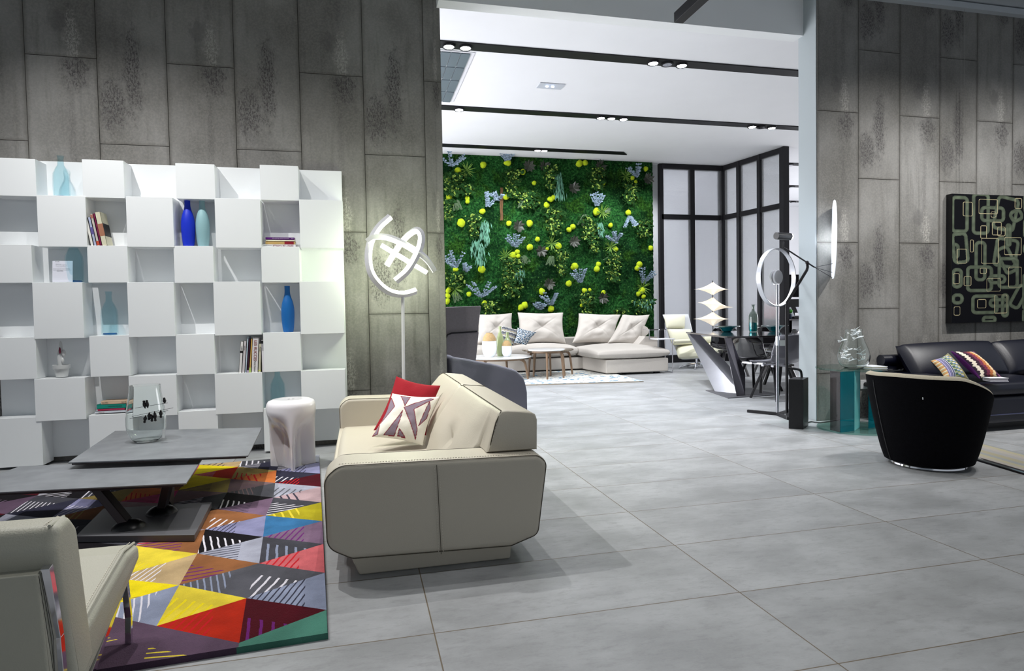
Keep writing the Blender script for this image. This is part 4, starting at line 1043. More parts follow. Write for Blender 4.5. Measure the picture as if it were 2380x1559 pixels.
# ------------------------------------------------------------------ white ring floor lamp
YL = 7.25
bp_ = Vector((.478, YL, 0))
Lm = thing('floor_lamp', 'white floor lamp with lit interlocking arcs on a thin pole before the concrete wall', 'floor lamp', bp_)
part('base', B().lathe([(.17, 0), (.17, .012), (.02, .018)], bp_, 32), LAMPW, Lm, smooth=True)
part('pole', B().tube([bp_, (.482, YL, .9), PY(936, 690, YL)], .018, 14), LAMPW, Lm, smooth=True)
LC = PY(930, 590, YL)
def cr(P, n=10):
    out = []; P = [P[0]]+P+[P[-1]]
    for i in range(1, len(P)-2):
        for k in range(n):
            t = k/n; a, b_, c_, d_ = P[i-1:i+3]
            out.append(.5*((2*b_)+(c_-a)*t+(2*a-5*b_+4*c_-d_)*t*t+(3*b_-a-3*c_+d_)*t**3))
    out.append(P[-2]); return out
def arc(pts, yo, wid, depth, cen=None, twist=0):
    """rectangular band through pixel points; the lit strip faces the lamp centre"""
    n = len(pts); P = cr([PY(x, y, YL+o) for (x, y), o in zip(pts, yo)])
    sh, li = [], []
    c0 = cen or LC
    for i, p in enumerate(P):
        a = P[max(0, i-1)]; b_ = P[min(len(P)-1, i+1)]; t = (b_-a).normalized()
        inw = (c0-p); inw = (inw-t*inw.dot(t)); inw.normalize(); ax = t.cross(inw)
        tw = twist; v1 = inw*math.cos(tw)+ax*math.sin(tw); v2 = t.cross(v1)
        sh.append([p+v1*s1*depth/2+v2*s2*wid/2 for s1, s2 in ((-1, -1), (1, -1), (1, 1), (-1, 1))])
        li.append([p+v1*(depth/2+.004*s1)+v2*s2*wid*.43 for s1, s2 in ((-1, -1), (1, -1), (1, 1), (-1, 1))])
    a_ = part('arc', B().loft(sh), LAMPW, Lm, smooth=True, ang=40)
    part('light_strip', B().loft(li), LEDM, a_, smooth=True, ang=40, label='lit white strip')
arc([(907, 503), (880, 528), (862, 560), (856, 595), (861, 630), (878, 657), (905, 678), (937, 684), (967, 676)], [0, -.02, -.05, -.08, -.1, -.08, -.05, 0, .05], .062, .05, twist=-.6)
arc([(853, 560), (870, 550), (900, 551), (932, 563), (962, 580), (990, 600), (1010, 628)], [-.12, -.14, -.16, -.18, -.16, -.1, -.02], .062, .05, twist=-.5)
arc([(899, 617), (917, 587), (935, 561), (953, 543), (969, 535), (979, 545), (978, 568), (966, 598), (946, 630), (920, 653)], [.10, .08, .06, .02, -.02, -.08, -.12, -.15, -.16, -.14], .062, .05, cen=PY(925, 585, YL-.35))
p, q = PY(886, 570, YL+.02), PY(992, 634, YL+.02)
ba = part('light_bar', B().bar(p, q, .055, .05), LAMPW, Lm)
part('light_strip', B().bar(p+Vector((0, -.018, 0)), q+Vector((0, -.018, 0)), .05, .04), LEDM, ba, label='lit white tube')
pl = bpy.data.lights.new('floor_lamp_glow', 'POINT'); pl.energy = 26; pl.color = (.93, 1, .80); pl.shadow_soft_size = .16
po = bpy.data.objects.new('floor_lamp_glow', pl); C.objects.link(po); pl.energy = 34; pl.color = (.90, 1, .70); po.location = Vector((LC.x, YL-.12, LC.z))*K

# ------------------------------------------------------------------ grey chairs behind the sofa
def shell(b, path, z0, ztopf, thick, n=40, lean=0):
    """upright curved shell following a plan path, inner and outer skins"""
    P = cr([Vector((x, y, 0)) for x, y in path], 8); m = len(P); rings = []
    for i, p in enumerate(P):
        t = (P[min(m-1, i+1)]-P[max(0, i-1)]).normalized(); nn = Vector((-t.y, t.x, 0)); u = i/(m-1); zt_ = ztopf(u); R_ = []
        zs = [z0, z0+(zt_-z0)*.5, zt_-thick*.5]
        for z in zs: R_.append(p+nn*thick/2+nn*lean*(z-z0)*-1+Vector((0, 0, z)))
        for k in range(7): a = pi*k/6; R_.append(p+nn*lean*(zt_-z0)*-1+nn*math.cos(a)*thick/2+Vector((0, 0, zt_-thick/2+math.sin(a)*thick/2)))
        for z in zs[::-1]: R_.append(p-nn*thick/2+nn*lean*(z-z0)*-1+Vector((0, 0, z)))
        rings.append(R_)
    return b.loft(rings)
a0 = PY(1044, 760, 9.0); a1_ = PY(1110, 760, 9.0)
G = thing('wing_armchair', 'tall charcoal fabric wing armchair beyond the concrete wall end', 'armchair', (a0.x+.1, 9.3, 0))
xL = PY(1000, 711, 9.0).x; xR = PY(1118, 712, 9.0).x; xRb = PY(1108, 828, 9.0).x; zT = PY(1100, 711, 9.0).z; zM = PY(1113, 772, 9.0).z; xm = PY(1113, 772, 9.0).x
part('wing', B().prism([(xL, 9.0, .4), (xRb-.06, 9.0, .4), (xRb, 9.0, .93), (xm, 9.0, zM), (xm-.012, 9.0, zM+.012), (xR, 9.0, zT), (xL, 9.0, zT-.015)], (0, .09, 0)), CHARF, G, bevel=.018, seg=3)
part('seam_flap', B().tube([PY(1034, 790, 8.99), PY(1040, 778, 8.985), PY(1050, 774, 8.985), PY(1080, 772.5, 8.985), PY(1109, 770, 8.985)], .011, 8), BLACKS, G)
part('backrest', B().box((xL-.1, 9.08, .4), (xL+.06, 9.75, zT-.03)), CHARF, G, bevel=.03)
part('seat', B().box((xL, 9.08, .34), (xRb+.2, 9.75, .62)), CHARF, G, bevel=.05, seg=3)
part('base', B().lathe([(.3, 0), (.3, .015), (.03, .03), (.03, .34)], ((xL+xRb)/2, 9.4, 0), 24), BLACKM, G, smooth=True)
g0 = PY(1031, 850, 7.95); g1 = PY(1222, 850, 7.55)
G2 = thing('low_armchair', 'low slate purple felt armchair with curved back behind the cream sofa', 'armchair', (1.55, 7.9, 0))
ytopf = lambda u: (1-u)
def ztf(u):
    zz_ = 1.0-.0*u
    pts = [(0, .99), (.12, 1.0), (.35, .95), (.6, .87), (.8, .79), (.92, .70), (1, .55)]
    for (u0, z0_), (u1, z1_) in zip(pts, pts[1:]):
        if u <= u1: return z0_+(z1_-z0_)*(u-u0)/(u1-u0)
    return .62
b = shell(B(), [(1.07, 8.05), (1.12, 7.86), (1.35, 7.80), (1.65, 7.76), (1.9, 7.74), (2.03, 7.76)], .12, ztf, .09)
b.v = [Vector(p) for p in b.v]
part('curved_back', b, MAUVEF, G2, smooth=True, ang=60)
part('seat', B().box((1.15, 7.88, .12), (1.98, 8.55, .46)), MAUVEF, G2, bevel=.05, seg=3)
for x, y in ((1.25, 7.95), (1.9, 7.95), (1.25, 8.45), (1.9, 8.45)): part('leg', B().tube([(x, y, 0), (x, y, .13)], .018, 8), BLACKM, G2)

# ------------------------------------------------------------------ far sofa
F = thing('corner_sofa', 'greige fabric corner sofa with chaise in front of the moss wall', 'sofa', (5, 15, 0))
YC = 14.0
cl, crr = PY(1409, 870, YC).x, PY(1553, 868, YC).x
ys = 15.35; xs0 = 1.9
z_s = .60; z_b = .36
part('sofa_base', B().box((xs0, ys, .06), (cl, 16.45, z_b)), LINEN, F, bevel=.03, seg=3)
part('chaise_base', B().prism([(cl-.10, ys+.1, .05), (cl, YC, .05), (crr, YC-.02, .05), (crr, 16.45, .05), (cl-.1, 16.45, .05)], (0, 0, .32)), LINEN, F, bevel=.025, seg=3)
def cush(b, x0, x1, y0, y1, z0, z1, crown=.05):
    def f(sg):
        def g(u, v):
            u = .5-.5*math.cos(pi*u); v = .5-.5*math.cos(pi*v)
            h = (max(0, math.sin(pi*u))*max(0, math.sin(pi*v)))**.17
            return Vector((x0+(x1-x0)*u, y0+(y1-y0)*v, (z0+z1)/2+sg*(z1-z0)/2*h+(crown*math.sin(pi*u)*math.sin(pi*v) if sg > 0 else 0)))
        return g
    return b.grid(f(1), 26, 26).grid(f(-1), 26, 26, True)
for x0, x1 in ((xs0, 3.65), (3.65, PY(1342, 820, ys).x)):
    part('seat_cushion', cush(B(), x0, x1, ys-.06, 16.1, .36, .70, .03), LINEN, F, smooth=True, ang=180)
part('chaise_cushion', cush(B(), cl-.22, crr+.03, YC-.05, 16.0, .34, .66, .05), LINEN, F, smooth=True, ang=180)
part('back_rail', B().box((xs0, 16.25, .3), (crr-.1, 16.5, .84)), LINEN, F, bevel=.04, seg=3)
ar = part('armrest', B().prism([PY(1480, 808, 14.6), PY(1478, 806, 14.6), PY(1500, 781, 14.6), PY(1528, 783, 14.6), PY(1529, 808, 14.6)], (0, 1.7, 0)), LINEN, F, bevel=.02, seg=3)
for x in (crr-.3, cl+.3): part('foot', B().box((x, YC+.08, 0), (x+.12, YC+.2, .06)), BLACKM, F)
for k in (.2, .6, 1): part('foot', B().box((xs0+2*k, ys+.1, .026), (xs0+2*k+.12, ys+.22, .07)), BLACKM, F)
part('bolster', B().tube([PY(1496, 769, 15.0), PY(1492, 769, 16.0)], .13, 20), LINEN, F, smooth=True, ang=50)
for i, (c0, c1_, c2_, c3, Y, dy) in enumerate([((1106, 800), (1196, 803), (1190, 727), (1110, 731), 15.9, .3), ((1200, 800), (1316, 799), (1309, 726), (1203, 726), 15.85, .3), ((1330, 797), (1425, 799), (1443, 731), (1345, 728), 15.7, .35), ((1412, 797), (1480, 809), (1510, 731), (1447, 731), 15.0, .3)]):
    b = B(); pillow(b, PY(*c0, Y), PY(*c1_, Y), PY(*c2_, Y+dy), PY(*c3, Y+dy), .42, 60, .10, tuft=.42, wr=.14, pw=.33)
    part('back_cushion', b, LINEN, F, smooth=True, ang=180)
rs = random.Random(3)
def zig(u, v, sd):
    k = int(v*14+.5*abs(((u*12) % 2)-1)*1.3) % 4
    return s2l([(70, 70, 78), (176, 176, 172), (150, 140, 118), (100, 104, 112)][k])
def speck(u, v, sd):
    n_ = noise.noise(Vector((u*26, v*26, 2))); m_ = noise.noise(Vector((u*20, v*20, 9)))
    return s2l((222, 226, 226) if n_ > .12 else (28, 92, 130) if m_ > .12 else (34, 42, 54))
b = B(); cl_ = pillow(b, PY(1152, 795, 15.0), PY(1193, 803, 15.0), PY(1213, 768, 15.15), PY(1168, 755, 15.15), .2, 60, .1, paint=zig)
setp(part('zigzag_cushion', b, TEXTILE, smooth=True, ang=180, col=cl_), 'small grey zigzag cushion leaning on the far sofa, behind the green bottle vase', 'cushion')
b = B(); cl_ = pillow(b, PY(1194, 797, 14.82), PY(1223, 802, 14.82), PY(1247, 772, 15.0), PY(1203, 761, 15.0), .2, 60, .1, paint=speck)
setp(part('speckled_cushion', b, TEXTILE, smooth=True, ang=180, col=cl_), 'small blue and white speckled cushion on the far sofa seat', 'cushion')
# far rug
def frug(u, v):
    n_ = noise.noise(Vector((u*34, v*22, 1)))+.6*noise.noise(Vector((u*90, v*60, 4))); m_ = noise.noise(Vector((u*7, v*5, 8)))
    if n_ > .25: return s2l((60, 118, 152) if m_ > 0 else (148, 150, 150))
    return s2l((206, 204, 196) if n_ > -.3 else (170, 176, 178))
r0, r1, r2, r3 = FL(1180, 898), FL(1497, 888), FL(1400, 868), FL(1180, 868)
r0 = Vector((1.6, 12.95, 0)); r1 = FL(1496, 888); r2 = Vector((r1.x+.15, 15.6, 0)); r3 = Vector((1.6, 15.6, 0)); cs = []
def fg(u, v):
    cs.append(frug(u, v)); p = (r0*(1-u)+r1*u)*(1-v)+(r3*(1-u)+r2*u)*v; return Vector((p.x, p.y, .025))
b = B().grid(fg, 170, 90); n0 = len(b.v); b.prism([Vector((p.x, p.y, 0)) for p in (r0, r1, r2, r3)], (0, 0, .022)); cs += [s2l((150, 140, 126))]*(len(b.v)-n0)
setp(part('pale_rug', b, TEXTILE, col=cs), 'off-white rug with worn blue pattern under the far coffee tables', 'rug')
# far tables
def round_table(nm, label, c, R_, zt_, legs, topm, thick=.03, legr=.05, leglen=None, zfloor=.025):
    t = thing(nm, label, 'coffee table', (c[0], c[1], zfloor))
    part('table_top', B().lathe([(R_*.97, zt_-thick), (R_, zt_-thick*.5), (R_*.99, zt_)], (c[0], c[1], 0), 56), topm, t, smooth=True)
    part('apron', B().lathe([(R_*.80, zt_-thick-.045), (R_*.80, zt_-thick), (R_*.76, zt_-thick), (R_*.76, zt_-thick-.045)], (c[0], c[1], 0), 40, (False, False)), WALNUT, t, smooth=True)
    for a in legs:
        a = math.radians(a); d = Vector((math.cos(a), math.sin(a), 0)); cc = Vector((c[0], c[1], 0))
        P = [cc+d*R_*.66+Vector((0, 0, zt_-thick-.02)), cc+d*R_*.82+Vector((0, 0, zt_-thick-.08)), cc+d*R_*.88+Vector((0, 0, zt_*.5)), cc+d*R_*.93+Vector((0, 0, zfloor))]
        P = cr(P, 5); n_ = len(P)
        part('leg', B().tube(P, [legr*(1-.35*i/(n_-1))*.72 for i in range(n_)], 8), WALNUT, t, smooth=True)
    return t
cz = .53; c1_ = FL(1160, 829, cz)
round_table('round_coffee_table', 'low round coffee table with white top and walnut legs, carrying the cork vases', (3.08, 14.2), .78, .53, (-35, 60, 150, 230), MARBLE)
round_table('side_table', 'small round white-topped walnut side table, taller one in front of the corner sofa', (4.15, 13.9), .42, .68, (-105, -30, 60, 125), MARBLE, legr=.045)
round_table('nesting_table', 'round bronze-topped walnut table tucked behind the small white one', (4.4, 14.62), .62, .63, (-20, 200, 110, -65), M('bronze_glass_top', (120, 108, 90), .12, metal=.6), legr=.045)
def cork_vase(label, px, pyb, h, w):
    p = PY(px, pyb, 14.05); z = .531
    t = thing('cork_vase', label, 'vase', (p.x, 14.05, z))
    part('vase_body', B().lathe(smooth_prof([(w*.55, 0), (w*.72, h*.05), (w*.98, h*.22), (w, h*.45), (w*.98, h*.66)]), (p.x, 14.05, z), 32), M('white_porcelain', (228, 230, 234), .25), t, smooth=True)
    part('cork_neck', B().lathe(smooth_prof([(w*.93, h*.665), (w*.86, h*.80), (w*.6, h*.93), (w*.42, h*.97), (w*.44, h)]), (p.x, 14.05, z), 32), CORK, t, smooth=True, label='cork shoulder and neck')
cork_vase('large white vase with cork neck, left on the low round table', 1138, 828, .545, .165)
cork_vase('small white vase with cork neck, right on the low round table', 1178, 827, .36, .115)
for lab, px, h, w, y in (('tall sage green bottle vase between the two cork vases', 1163, .68, .095, 14.25), ('smaller sage green bottle vase behind the small cork vase', 1180, .54, .10, 14.4)):
    p = PY(px, 820, y)
    setp(part('bottle_vase', B().lathe(smooth_prof([(w*.7, 0), (w, h*.2), (w*1.05, h*.42), (w*.8, h*.62), (w*.36, h*.78), (w*.30, h*.9), (w*.38, h), (w*.28, h)]), (p.x, y, .531), 28), SAGE, smooth=True), lab, 'vase')
# sofa side table
t = thing('chrome_side_table', 'slim two-level chrome side table slid over the right arm of the corner sofa', 'side table', (7.25, 14.0, 0))
p0 = PY(1528, 788, 14.1); p1 = PY(1562, 787, 14.1); u0 = PY(1509, 766, 14.6); u1 = PY(1544, 767, 14.6)
part('shelf', B().box((p0.x-.05, 13.95, p0.z-.012), (p1.x, 14.4, p0.z+.012)), LAMPW, t, bevel=.003)
part('shelf', B().box((u0.x-.05, 14.5, u0.z-.015), (u1.x, 14.85, u0.z+.01)), CHROME, t, bevel=.003)
part('upright', B().tube([(p1.x-.06, 13.97, 0), (p1.x-.06, 13.97, p0.z)], .012, 8), CHROME, t)
part('upright', B().tube([(u0.x, 14.6, .8), (u0.x, 14.6, u0.z)], .012, 8), CHROME, t)
part('upright', B().tube([(p1.x-.06, 14.35, 0), (p1.x-.06, 14.35, u0.z)], .012, 8).bar((p1.x-.06, 13.97, .02), (p1.x-.06, 14.35, .02), .03, .02), CHROME, t)
# ivory lounge chair
def V2(px, py, Y): return PY(px, py, Y)
t = thing('lounge_chair', 'ivory leather swivel lounge chair with white shell left of the metal dining table', 'armchair', (8.2, 15.0, 0))
def spill(c4, Y, dy, th, mat, nm, **k):
    b = B(); pillow(b, PY(*c4[0], Y), PY(*c4[1], Y), PY(*c4[2], Y+dy), PY(*c4[3], Y+dy), th, 24, .0, pw=.25); return part(nm, b, mat, t, smooth=True, ang=180)
WSH = M('white_shell', (220, 222, 226), .2, coat=.4)
spill([(1549, 763), (1591, 763), (1592, 731), (1543, 731)], 15.1, .1, .22, IVORY, 'headrest')
spill([(1563, 802), (1613, 800), (1605, 765), (1550, 764)], 15.0, .12, .24, IVORY, 'backrest')
spill([(1576, 830), (1640, 826), (1630, 800), (1570, 808)], 14.7, .5, .26, IVORY, 'seat')
b = B(); pillow(b, PY(1574, 822, 15.15), PY(1622, 818, 15.2), PY(1600, 730, 15.3), PY(1540, 731, 15.3), .12, 20, 0, pw=.2); part('back_shell', b, WSH, t, smooth=True, ang=180)
b = B(); b.tube([PY(1566, 793, 14.6), PY(1600, 792, 14.55), PY(1625, 790, 14.7)], [.04, .05, .04], 10); part('armrest', b, IVORY, t, smooth=True)
b = B(); pillow(b, PY(1583, 834, 14.8), PY(1640, 830, 14.8), PY(1636, 815, 15.1), PY(1574, 812, 15.1), .16, 20, 0, pw=.2); part('seat_shell', b, WSH, t, smooth=True, ang=180)
hub = PY(1619, 850, 14.9); hub.z = .1
part('column', B().tube([(hub.x, hub.y, .03), (hub.x, hub.y, .38)], .04, 10), CHROME, t, smooth=True)
for a in range(5):
    an = a*2*pi/5+.35; part('base_leg', B().tube([(hub.x, hub.y, .12), (hub.x+.2*math.cos(an), hub.y+.2*math.sin(an), .10), (hub.x+.46*math.cos(an), hub.y+.46*math.sin(an), .02)], [.03, .025, .018], 8), CHROME, t, smooth=True)
t = thing('ottoman', 'ivory leather footstool of the lounge chair, behind the slanted table leg', 'footstool', (9.2, 15, 0))
spill([(1648, 818), (1690, 814), (1682, 796), (1640, 798)], 14.7, .5, .2, IVORY, 'cushion')
b = B(); b.tube([PY(1635, 790, 15.1), PY(1664, 788, 15.1)], .09, 12); part('roll_cushion', b, IVORY, t, smooth=True)
hub = Vector((9.0, 14.95, 0)); part('column', B().tube([(hub.x, hub.y, .03), (hub.x, hub.y, .42)], .04, 10), CHROME, t, smooth=True)
for a in range(4):
    an = a*pi/2+.3; part('base_leg', B().tube([(hub.x, hub.y, .10), (hub.x+.36*math.cos(an), hub.y+.36*math.sin(an), .02)], [.03, .018], 8), CHROME, t, smooth=True)
# kite lamp
YK = 13.6
kb = PY(1657, 770, YK); t = thing('kite_lamp', 'standing lamp of three stacked lit fabric kite shades behind the dining table', 'floor lamp', (kb.x, YK, 0))
part('pole', B().tube([(kb.x, YK, 0), (kb.x, YK, PY(1657, 652, YK).z)], .010, 8), BLACKM, t)
part('base', B().lathe([(.16, 0), (.16, .015), (.02, .02)], (kb.x, YK, 0), 24), BLACKM, t)
for (l, rr_, tp, bt, lz, rz_) in ((1612, 1695, 655, 686, 672, 672), (1621, 1704, 690, 724, 703, 714), (1611, 1695, 724, 758, 741, 741)):
    T_ = PY(1657, tp, YK); Bt = PY(1657, bt, YK); l_ = PY(l, lz, YK); r_ = PY(rr_, rz_, YK)
    ct = (l_+r_)/2; f_ = ct+Vector((.03, -.30, 0)); k_ = ct+Vector((-.03, .30, 0)); tips = [l_, f_, r_, k_]
    b = B()
    for apex in (T_, Bt):
        for i in range(4):
            a_, c_ = tips[i], tips[(i+1) % 4]; n_ = 12
            def sf(u, v):
                e = a_*(1-u)+c_*u; cc = Vector((apex.x, apex.y, ct.z)); sag = 1-.34*math.sin(pi*u)
                e = cc+(e-cc)*sag; p = apex*(1-v)+e*v
                axis = (apex+ (cc-apex)*v); hgt = (1-v)**1.9
                return Vector((cc.x+(e.x-cc.x)*v, cc.y+(e.y-cc.y)*v, e.z+(apex.z-e.z)*hgt))
            b.grid(sf, n_, n_)
    part('shade', b, KITE, t, smooth=True, ang=180)

# ------------------------------------------------------------------ dining table
zt_ = 1.04
DT = thing('dining_table', 'dark glass dining table on slanted folded steel plates', 'dining table', (6.6, 9.9, 0))
tops = [Vector((6.09, 9.78, zt_)), Vector((6.15, 9.70, zt_)), Vector((7.55, 9.62, zt_)), Vector((7.62, 11.8, zt_)), FL(1594, 771, zt_)]
tops = [FL(1690, 782, zt_), Vector((7.9, 9.66, zt_)), Vector((8.2, 12.3, zt_)), FL(1594, 771, zt_)]
part('table_top', B().prism([p-Vector((0, 0, .03)) for p in tops], (0, 0, .03)), M('dark_glass_top', (40, 36, 38), .06, coat=1, spec=.8), DT, bevel=.003)
def plate(c4, Ys, th=.02):
    P = [PY(x, y, Y) for (x, y), Y in zip(c4, Ys)]; n_ = (P[1]-P[0]).cross(P[2]-P[0]).normalized()*th
    return part('leg_plate', B().prism(P, n_), BRUSH, DT, bevel=.003)
pl1 = [(FL(1662, 911, 0), FL(1712, 913, 0))]
b1, b2 = FL(1662, 911, .0), FL(1711, 916, .0)
t1 = FL(1597, 775, 1.01); pn = (b2-b1).cross(t1-b1)
def onp(px, py, p0, n_): d = ray(px, py); return EYE+d*((p0-EYE).dot(n_)/d.dot(n_))
t2 = onp(1627, 778, b1, pn)
mid = FL(1697, 845, .48) 
part('leg_plate', B().prism([b1, b2, onp(1697, 853, b1, pn), t2, t1], (.02, .02, 0)), BRUSH, DT)
c1_, c2_ = FL(1713, 922, 0), FL(1732, 919, 0)
u1_, u2_ = FL(1684, 784, 1.01), FL(1702, 783, 1.01)
part('leg_plate', B().prism([c1_, c2_, PY(1732, 868, c2_.y), PY(1699, 783, c2_.y), PY(1684, 784, c1_.y)], (.012, .03, 0)), M('dark_steel', (92, 90, 98), .25, metal=1), DT)
part('base_plate', B().prism([FL(1640, 908), FL(1692, 926), FL(1812, 918), FL(1745, 903)], (0, 0, .012)), DARKCER, DT)
def bowl(label, px, py, R_):
    p = FL(px, py, zt_); t = thing('glass_bowl', label, 'bowl', (p.x, p.y, zt_), 'teal glass bowls on the dining table')
    part('bowl', B().lathe([(R_*.36, 0), (R_*.5, .02), (R_*.72, .075), (R_*.95, .105), (R_, .11), (R_*.93, .112), (R_*.68, .085), (R_*.45, .03), (R_*.3, .012)], (p.x, p.y, zt_), 40), TEALG, t, smooth=True)
    part('rim', B().tube([(p.x+R_*1.35*math.cos(a), p.y+R_*1.0*math.sin(a), zt_+.115) for a in [2*pi*k/36 for k in range(36)]], .008, 6, closed=True).lathe([(R_*.9, .108), (R_*1.32, .115), (R_*1.32, .12), (R_*.9, .113)], (p.x, p.y, zt_), 36, (False, False)), CLEAR, t, smooth=True)
bowl('teal glass bowl with clear wide rim at the left end of the dining table', 1690, 771, .2)
bowl('teal glass bowl with clear wide rim at the right of the tall bottle', 1800, 770, .2)
p = FL(1751, 771, zt_); t = thing('tall_bottle', 'smoky glass bottle with teal base standing on the dining table', 'bottle', (p.x, p.y, zt_))
part('bottle_body', B().lathe(smooth_prof([(.075, 0), (.092, .03), (.095, .2), (.09, .34), (.06, .40), (.03, .43), (.028, .54), (.045, .555)])+[(.02, .55), (.02, .42), (.08, .34), (.08, .2), (.001, .19)], (p.x, p.y, zt_), 28), SMOKEG, t, smooth=True, ang=60)
part('teal_core', B().lathe([(.07, .01), (.078, .05), (.075, .19), (.001, .2)], (p.x, p.y, zt_), 24), TEALG, t, smooth=True, label='teal glass core')

# shell chairs, drawn once in their own frame: seat faces +Y, origin on the floor
def shell_chair(label, mat, loc, rz):
    r_ = thing('shell_chair', label, 'chair', loc, 'shell dining chairs', local=True, rz=rz)
    def sh(u, v):                                 # u across, v from seat front to top of back
        a = (u-.5)*2
        prof = [(.36, .63), (.20, .60), (0, .585), (-.20, .60), (-.30, .68), (-.34, .82), (-.37, .97), (-.385, 1.08)]
        t_ = v*(len(prof)-1); i = min(int(t_), len(prof)-2); f = t_-i; y = prof[i][0]*(1-f)+prof[i+1][0]*f; z = prof[i][1]*(1-f)+prof[i+1][1]*f
        wd = .33+.04*math.sin(pi*min(1, v*1.3)); wd *= 1-.32*max(0, (v-.8)/.2)**2-.1*max(0, (.12-v)/.12)
        cup = .085*abs(a)**2.2*math.sin(pi*min(1, v*1.05)*.95)
        return Vector((a*wd, y+(.12*abs(a)**2 if v > .45 else 0)*min(1, (v-.45)/.2 if v > .45 else 0), z+cup*(1 if v < .6 else .3)))
    part('shell', B().grid(sh, 22, 40), mat, r_, smooth=True, ang=180, solid=.022, sub=1)
    part('under_frame', B().box((-.22, -.12, .545), (.22, -.06, .575)).box((-.22, .10, .545), (.22, .16, .575)).box((-.05, -.2, .55), (.05, .2, .578)), CHROME, r_)
    for sx in (-1, 1):
        for sy in (-1, 1):
            part('leg', B().bar((sx*.17, sy*.10+.02, .56), (sx*.30, sy*.30+.02, 0), .05, .04), BLACKM, r_, bevel=.006)
    return r_
p = FL(1740, 905); cp = PY(1758, 800, 10.3); ch1 = shell_chair('glossy black shell chair under the near table edge, left of the smoky chair', BLACKPL, (cp.x, 10.3, 0), math.radians(-72)); ch1.scale = (1, 1, .925)
def dupc(label, loc, rz, mat=None):
    c = copy_tree(ch1); c.scale = (1, 1, 1); c.location = Vector(loc)*K; c.rotation_euler = (0, 0, rz); c['label'] = label
    return c
ch2 = shell_chair('smoky grey transparent shell chair beside the white pillar', SMOKEPL, (PY(1832, 800, 9.0).x, 9.25, 0), math.radians(8))
dupc('far side black shell chair, its rounded back top showing left of the bottle', (PY(1722, 762, 12.5).x, 12.95, 0), math.radians(170))
dupc('far side black shell chair, its rounded back top showing right of the bottle', (PY(1838, 762, 12.2).x, 12.85, 0), math.radians(175))
dupc('black shell chair under the table edge, between the bottle and smoky chair', (PY(1812, 800, 11.2).x, 11.2, 0), math.radians(60))

# ------------------------------------------------------------------ ring lamp and reflector lamp
YR = 7.7
foot = FL(1807, 965)
t = thing('ring_lamp', 'steel floor lamp with a large thin ring shade near the pillar', 'floor lamp', (foot.x, foot.y, 0)); YR = foot.y
cx_ = PY(1805, 645, YR); th = math.radians(55.5); vw = Vector((cx_.x, cx_.y, 0)).normalized(); hx = (Vector((vw.y, -vw.x, 0))*math.cos(th)+vw*math.sin(th)).normalized(); Rz = (PY(1805, 578, YR).z-PY(1805, 712, YR).z)/2; nh = hx.cross(Vector((0, 0, 1)))
rings = []
for k in range(64):
    a = 2*pi*k/64; o_ = cx_+hx*math.cos(a)*Rz+Vector((0, 0, math.sin(a)*Rz)); rad = (o_-cx_).normalized()
    rings.append([o_+nh*s1*.032+rad*s2*.006 for s1, s2 in ((-1, -1), (1, -1), (1, 1), (-1, 1))])
rings.append(rings[0]); rings_ = rings
part('ring', B().loft(rings_, True, False), M('ring_aluminium', (206, 208, 214), .3, metal=.7), t, smooth=True, ang=40)
rl = [[p+(cx_-p).normalized()*.008 for p in (rg[0].lerp(rg[1], .2), rg[0].lerp(rg[1], .8), rg[0].lerp(rg[1], .8)+(cx_-rg[0]).normalized()*.004, rg[0].lerp(rg[1], .2)+(cx_-rg[0]).normalized()*.004)] for rg in rings_[36:60]]
part('light_strip', B().loft(rl), M('ring_led', (255, 255, 255), .5, emit=((250, 252, 255), 5)), t, label='lit inner strip')
ptop = PY(1805, 630, YR)
part('pole', B().tube([(foot.x, foot.y, 0), (foot.x, foot.y, ptop.z)], .020, 12), M('steel_pole', (170, 170, 176), .2, metal=1), t, smooth=True)
for dx in (-.03, .02):
    part('head_disc', B().lathe([(.002, -.012), (.095, -.014), (.105, 0), (.095, .014), (.002, .012)], (0, 0, 0), 32).T(Matrix.Translation(PY(1805, 644, YR)+hx.cross(Vector((0, 0, 1)))*dx) @ nh.to_track_quat('Z', 'Y').to_matrix().to_4x4()), M('bright_chrome', (225, 225, 228), .25, metal=.7), t, smooth=True)
part('switch_box', B().box((foot.x-.02, foot.y-.03, .98), (foot.x+.02, foot.y+.02, 1.12)), CHROME, t, bevel=.01)
part('price_tag', B().box((foot.x+.03, foot.y-.02, .98), (foot.x+.12, foot.y-.017, 1.06)), BM((220, 220, 216)), t)
for a in (FL(1738, 958), FL(1835, 976)): part('base_foot', B().bar((foot.x, foot.y, .02), (a.x, a.y, .02), .05, .04), BLACKM, t)
for a in (FL(1840, 955),): part('base_foot', B().bar((foot.x, foot.y, .02), (a.x, a.y, .02), .03, .03), BLACKM, t)
# reflector lamp
bx = FL(1850, 996); YQ = bx.y+.12
t = thing('reflector_lamp', 'tall black articulated lamp with spotlight, large white disc and block counterweight', 'floor lamp', (bx.x, bx.y+.1, 0))
pA, pB_ = FL(1833, 996), FL(1867, 998); pC = FL(1879, 989)
hh = PY(1852, 880, pA.y).z
part('counterweight', B().prism([pA, pB_, pC, pA+(pC-pB_)], (0, 0, hh)), BLACKS, t, bevel=.004)
YT = pC.y+.05
part('handle_bar', B().tube(cr([PY(1828, 855, YT), PY(1848, 857, YT), PY(1860, 861, YT), PY(1863, 872, YT), PY(1863, 884, YT)], 6), .016, 10), BLACKM, t, smooth=True)
pole = [PY(1829, 960, YT), PY(1828, 715, YT), PY(1829, 703, YT), PY(1875, 628, YT), PY(1877, 621, YT), PY(1876, 610, YT)]
part('pole', B().tube(pole, .018, 12), BLACKM, t, smooth=True, ang=80)
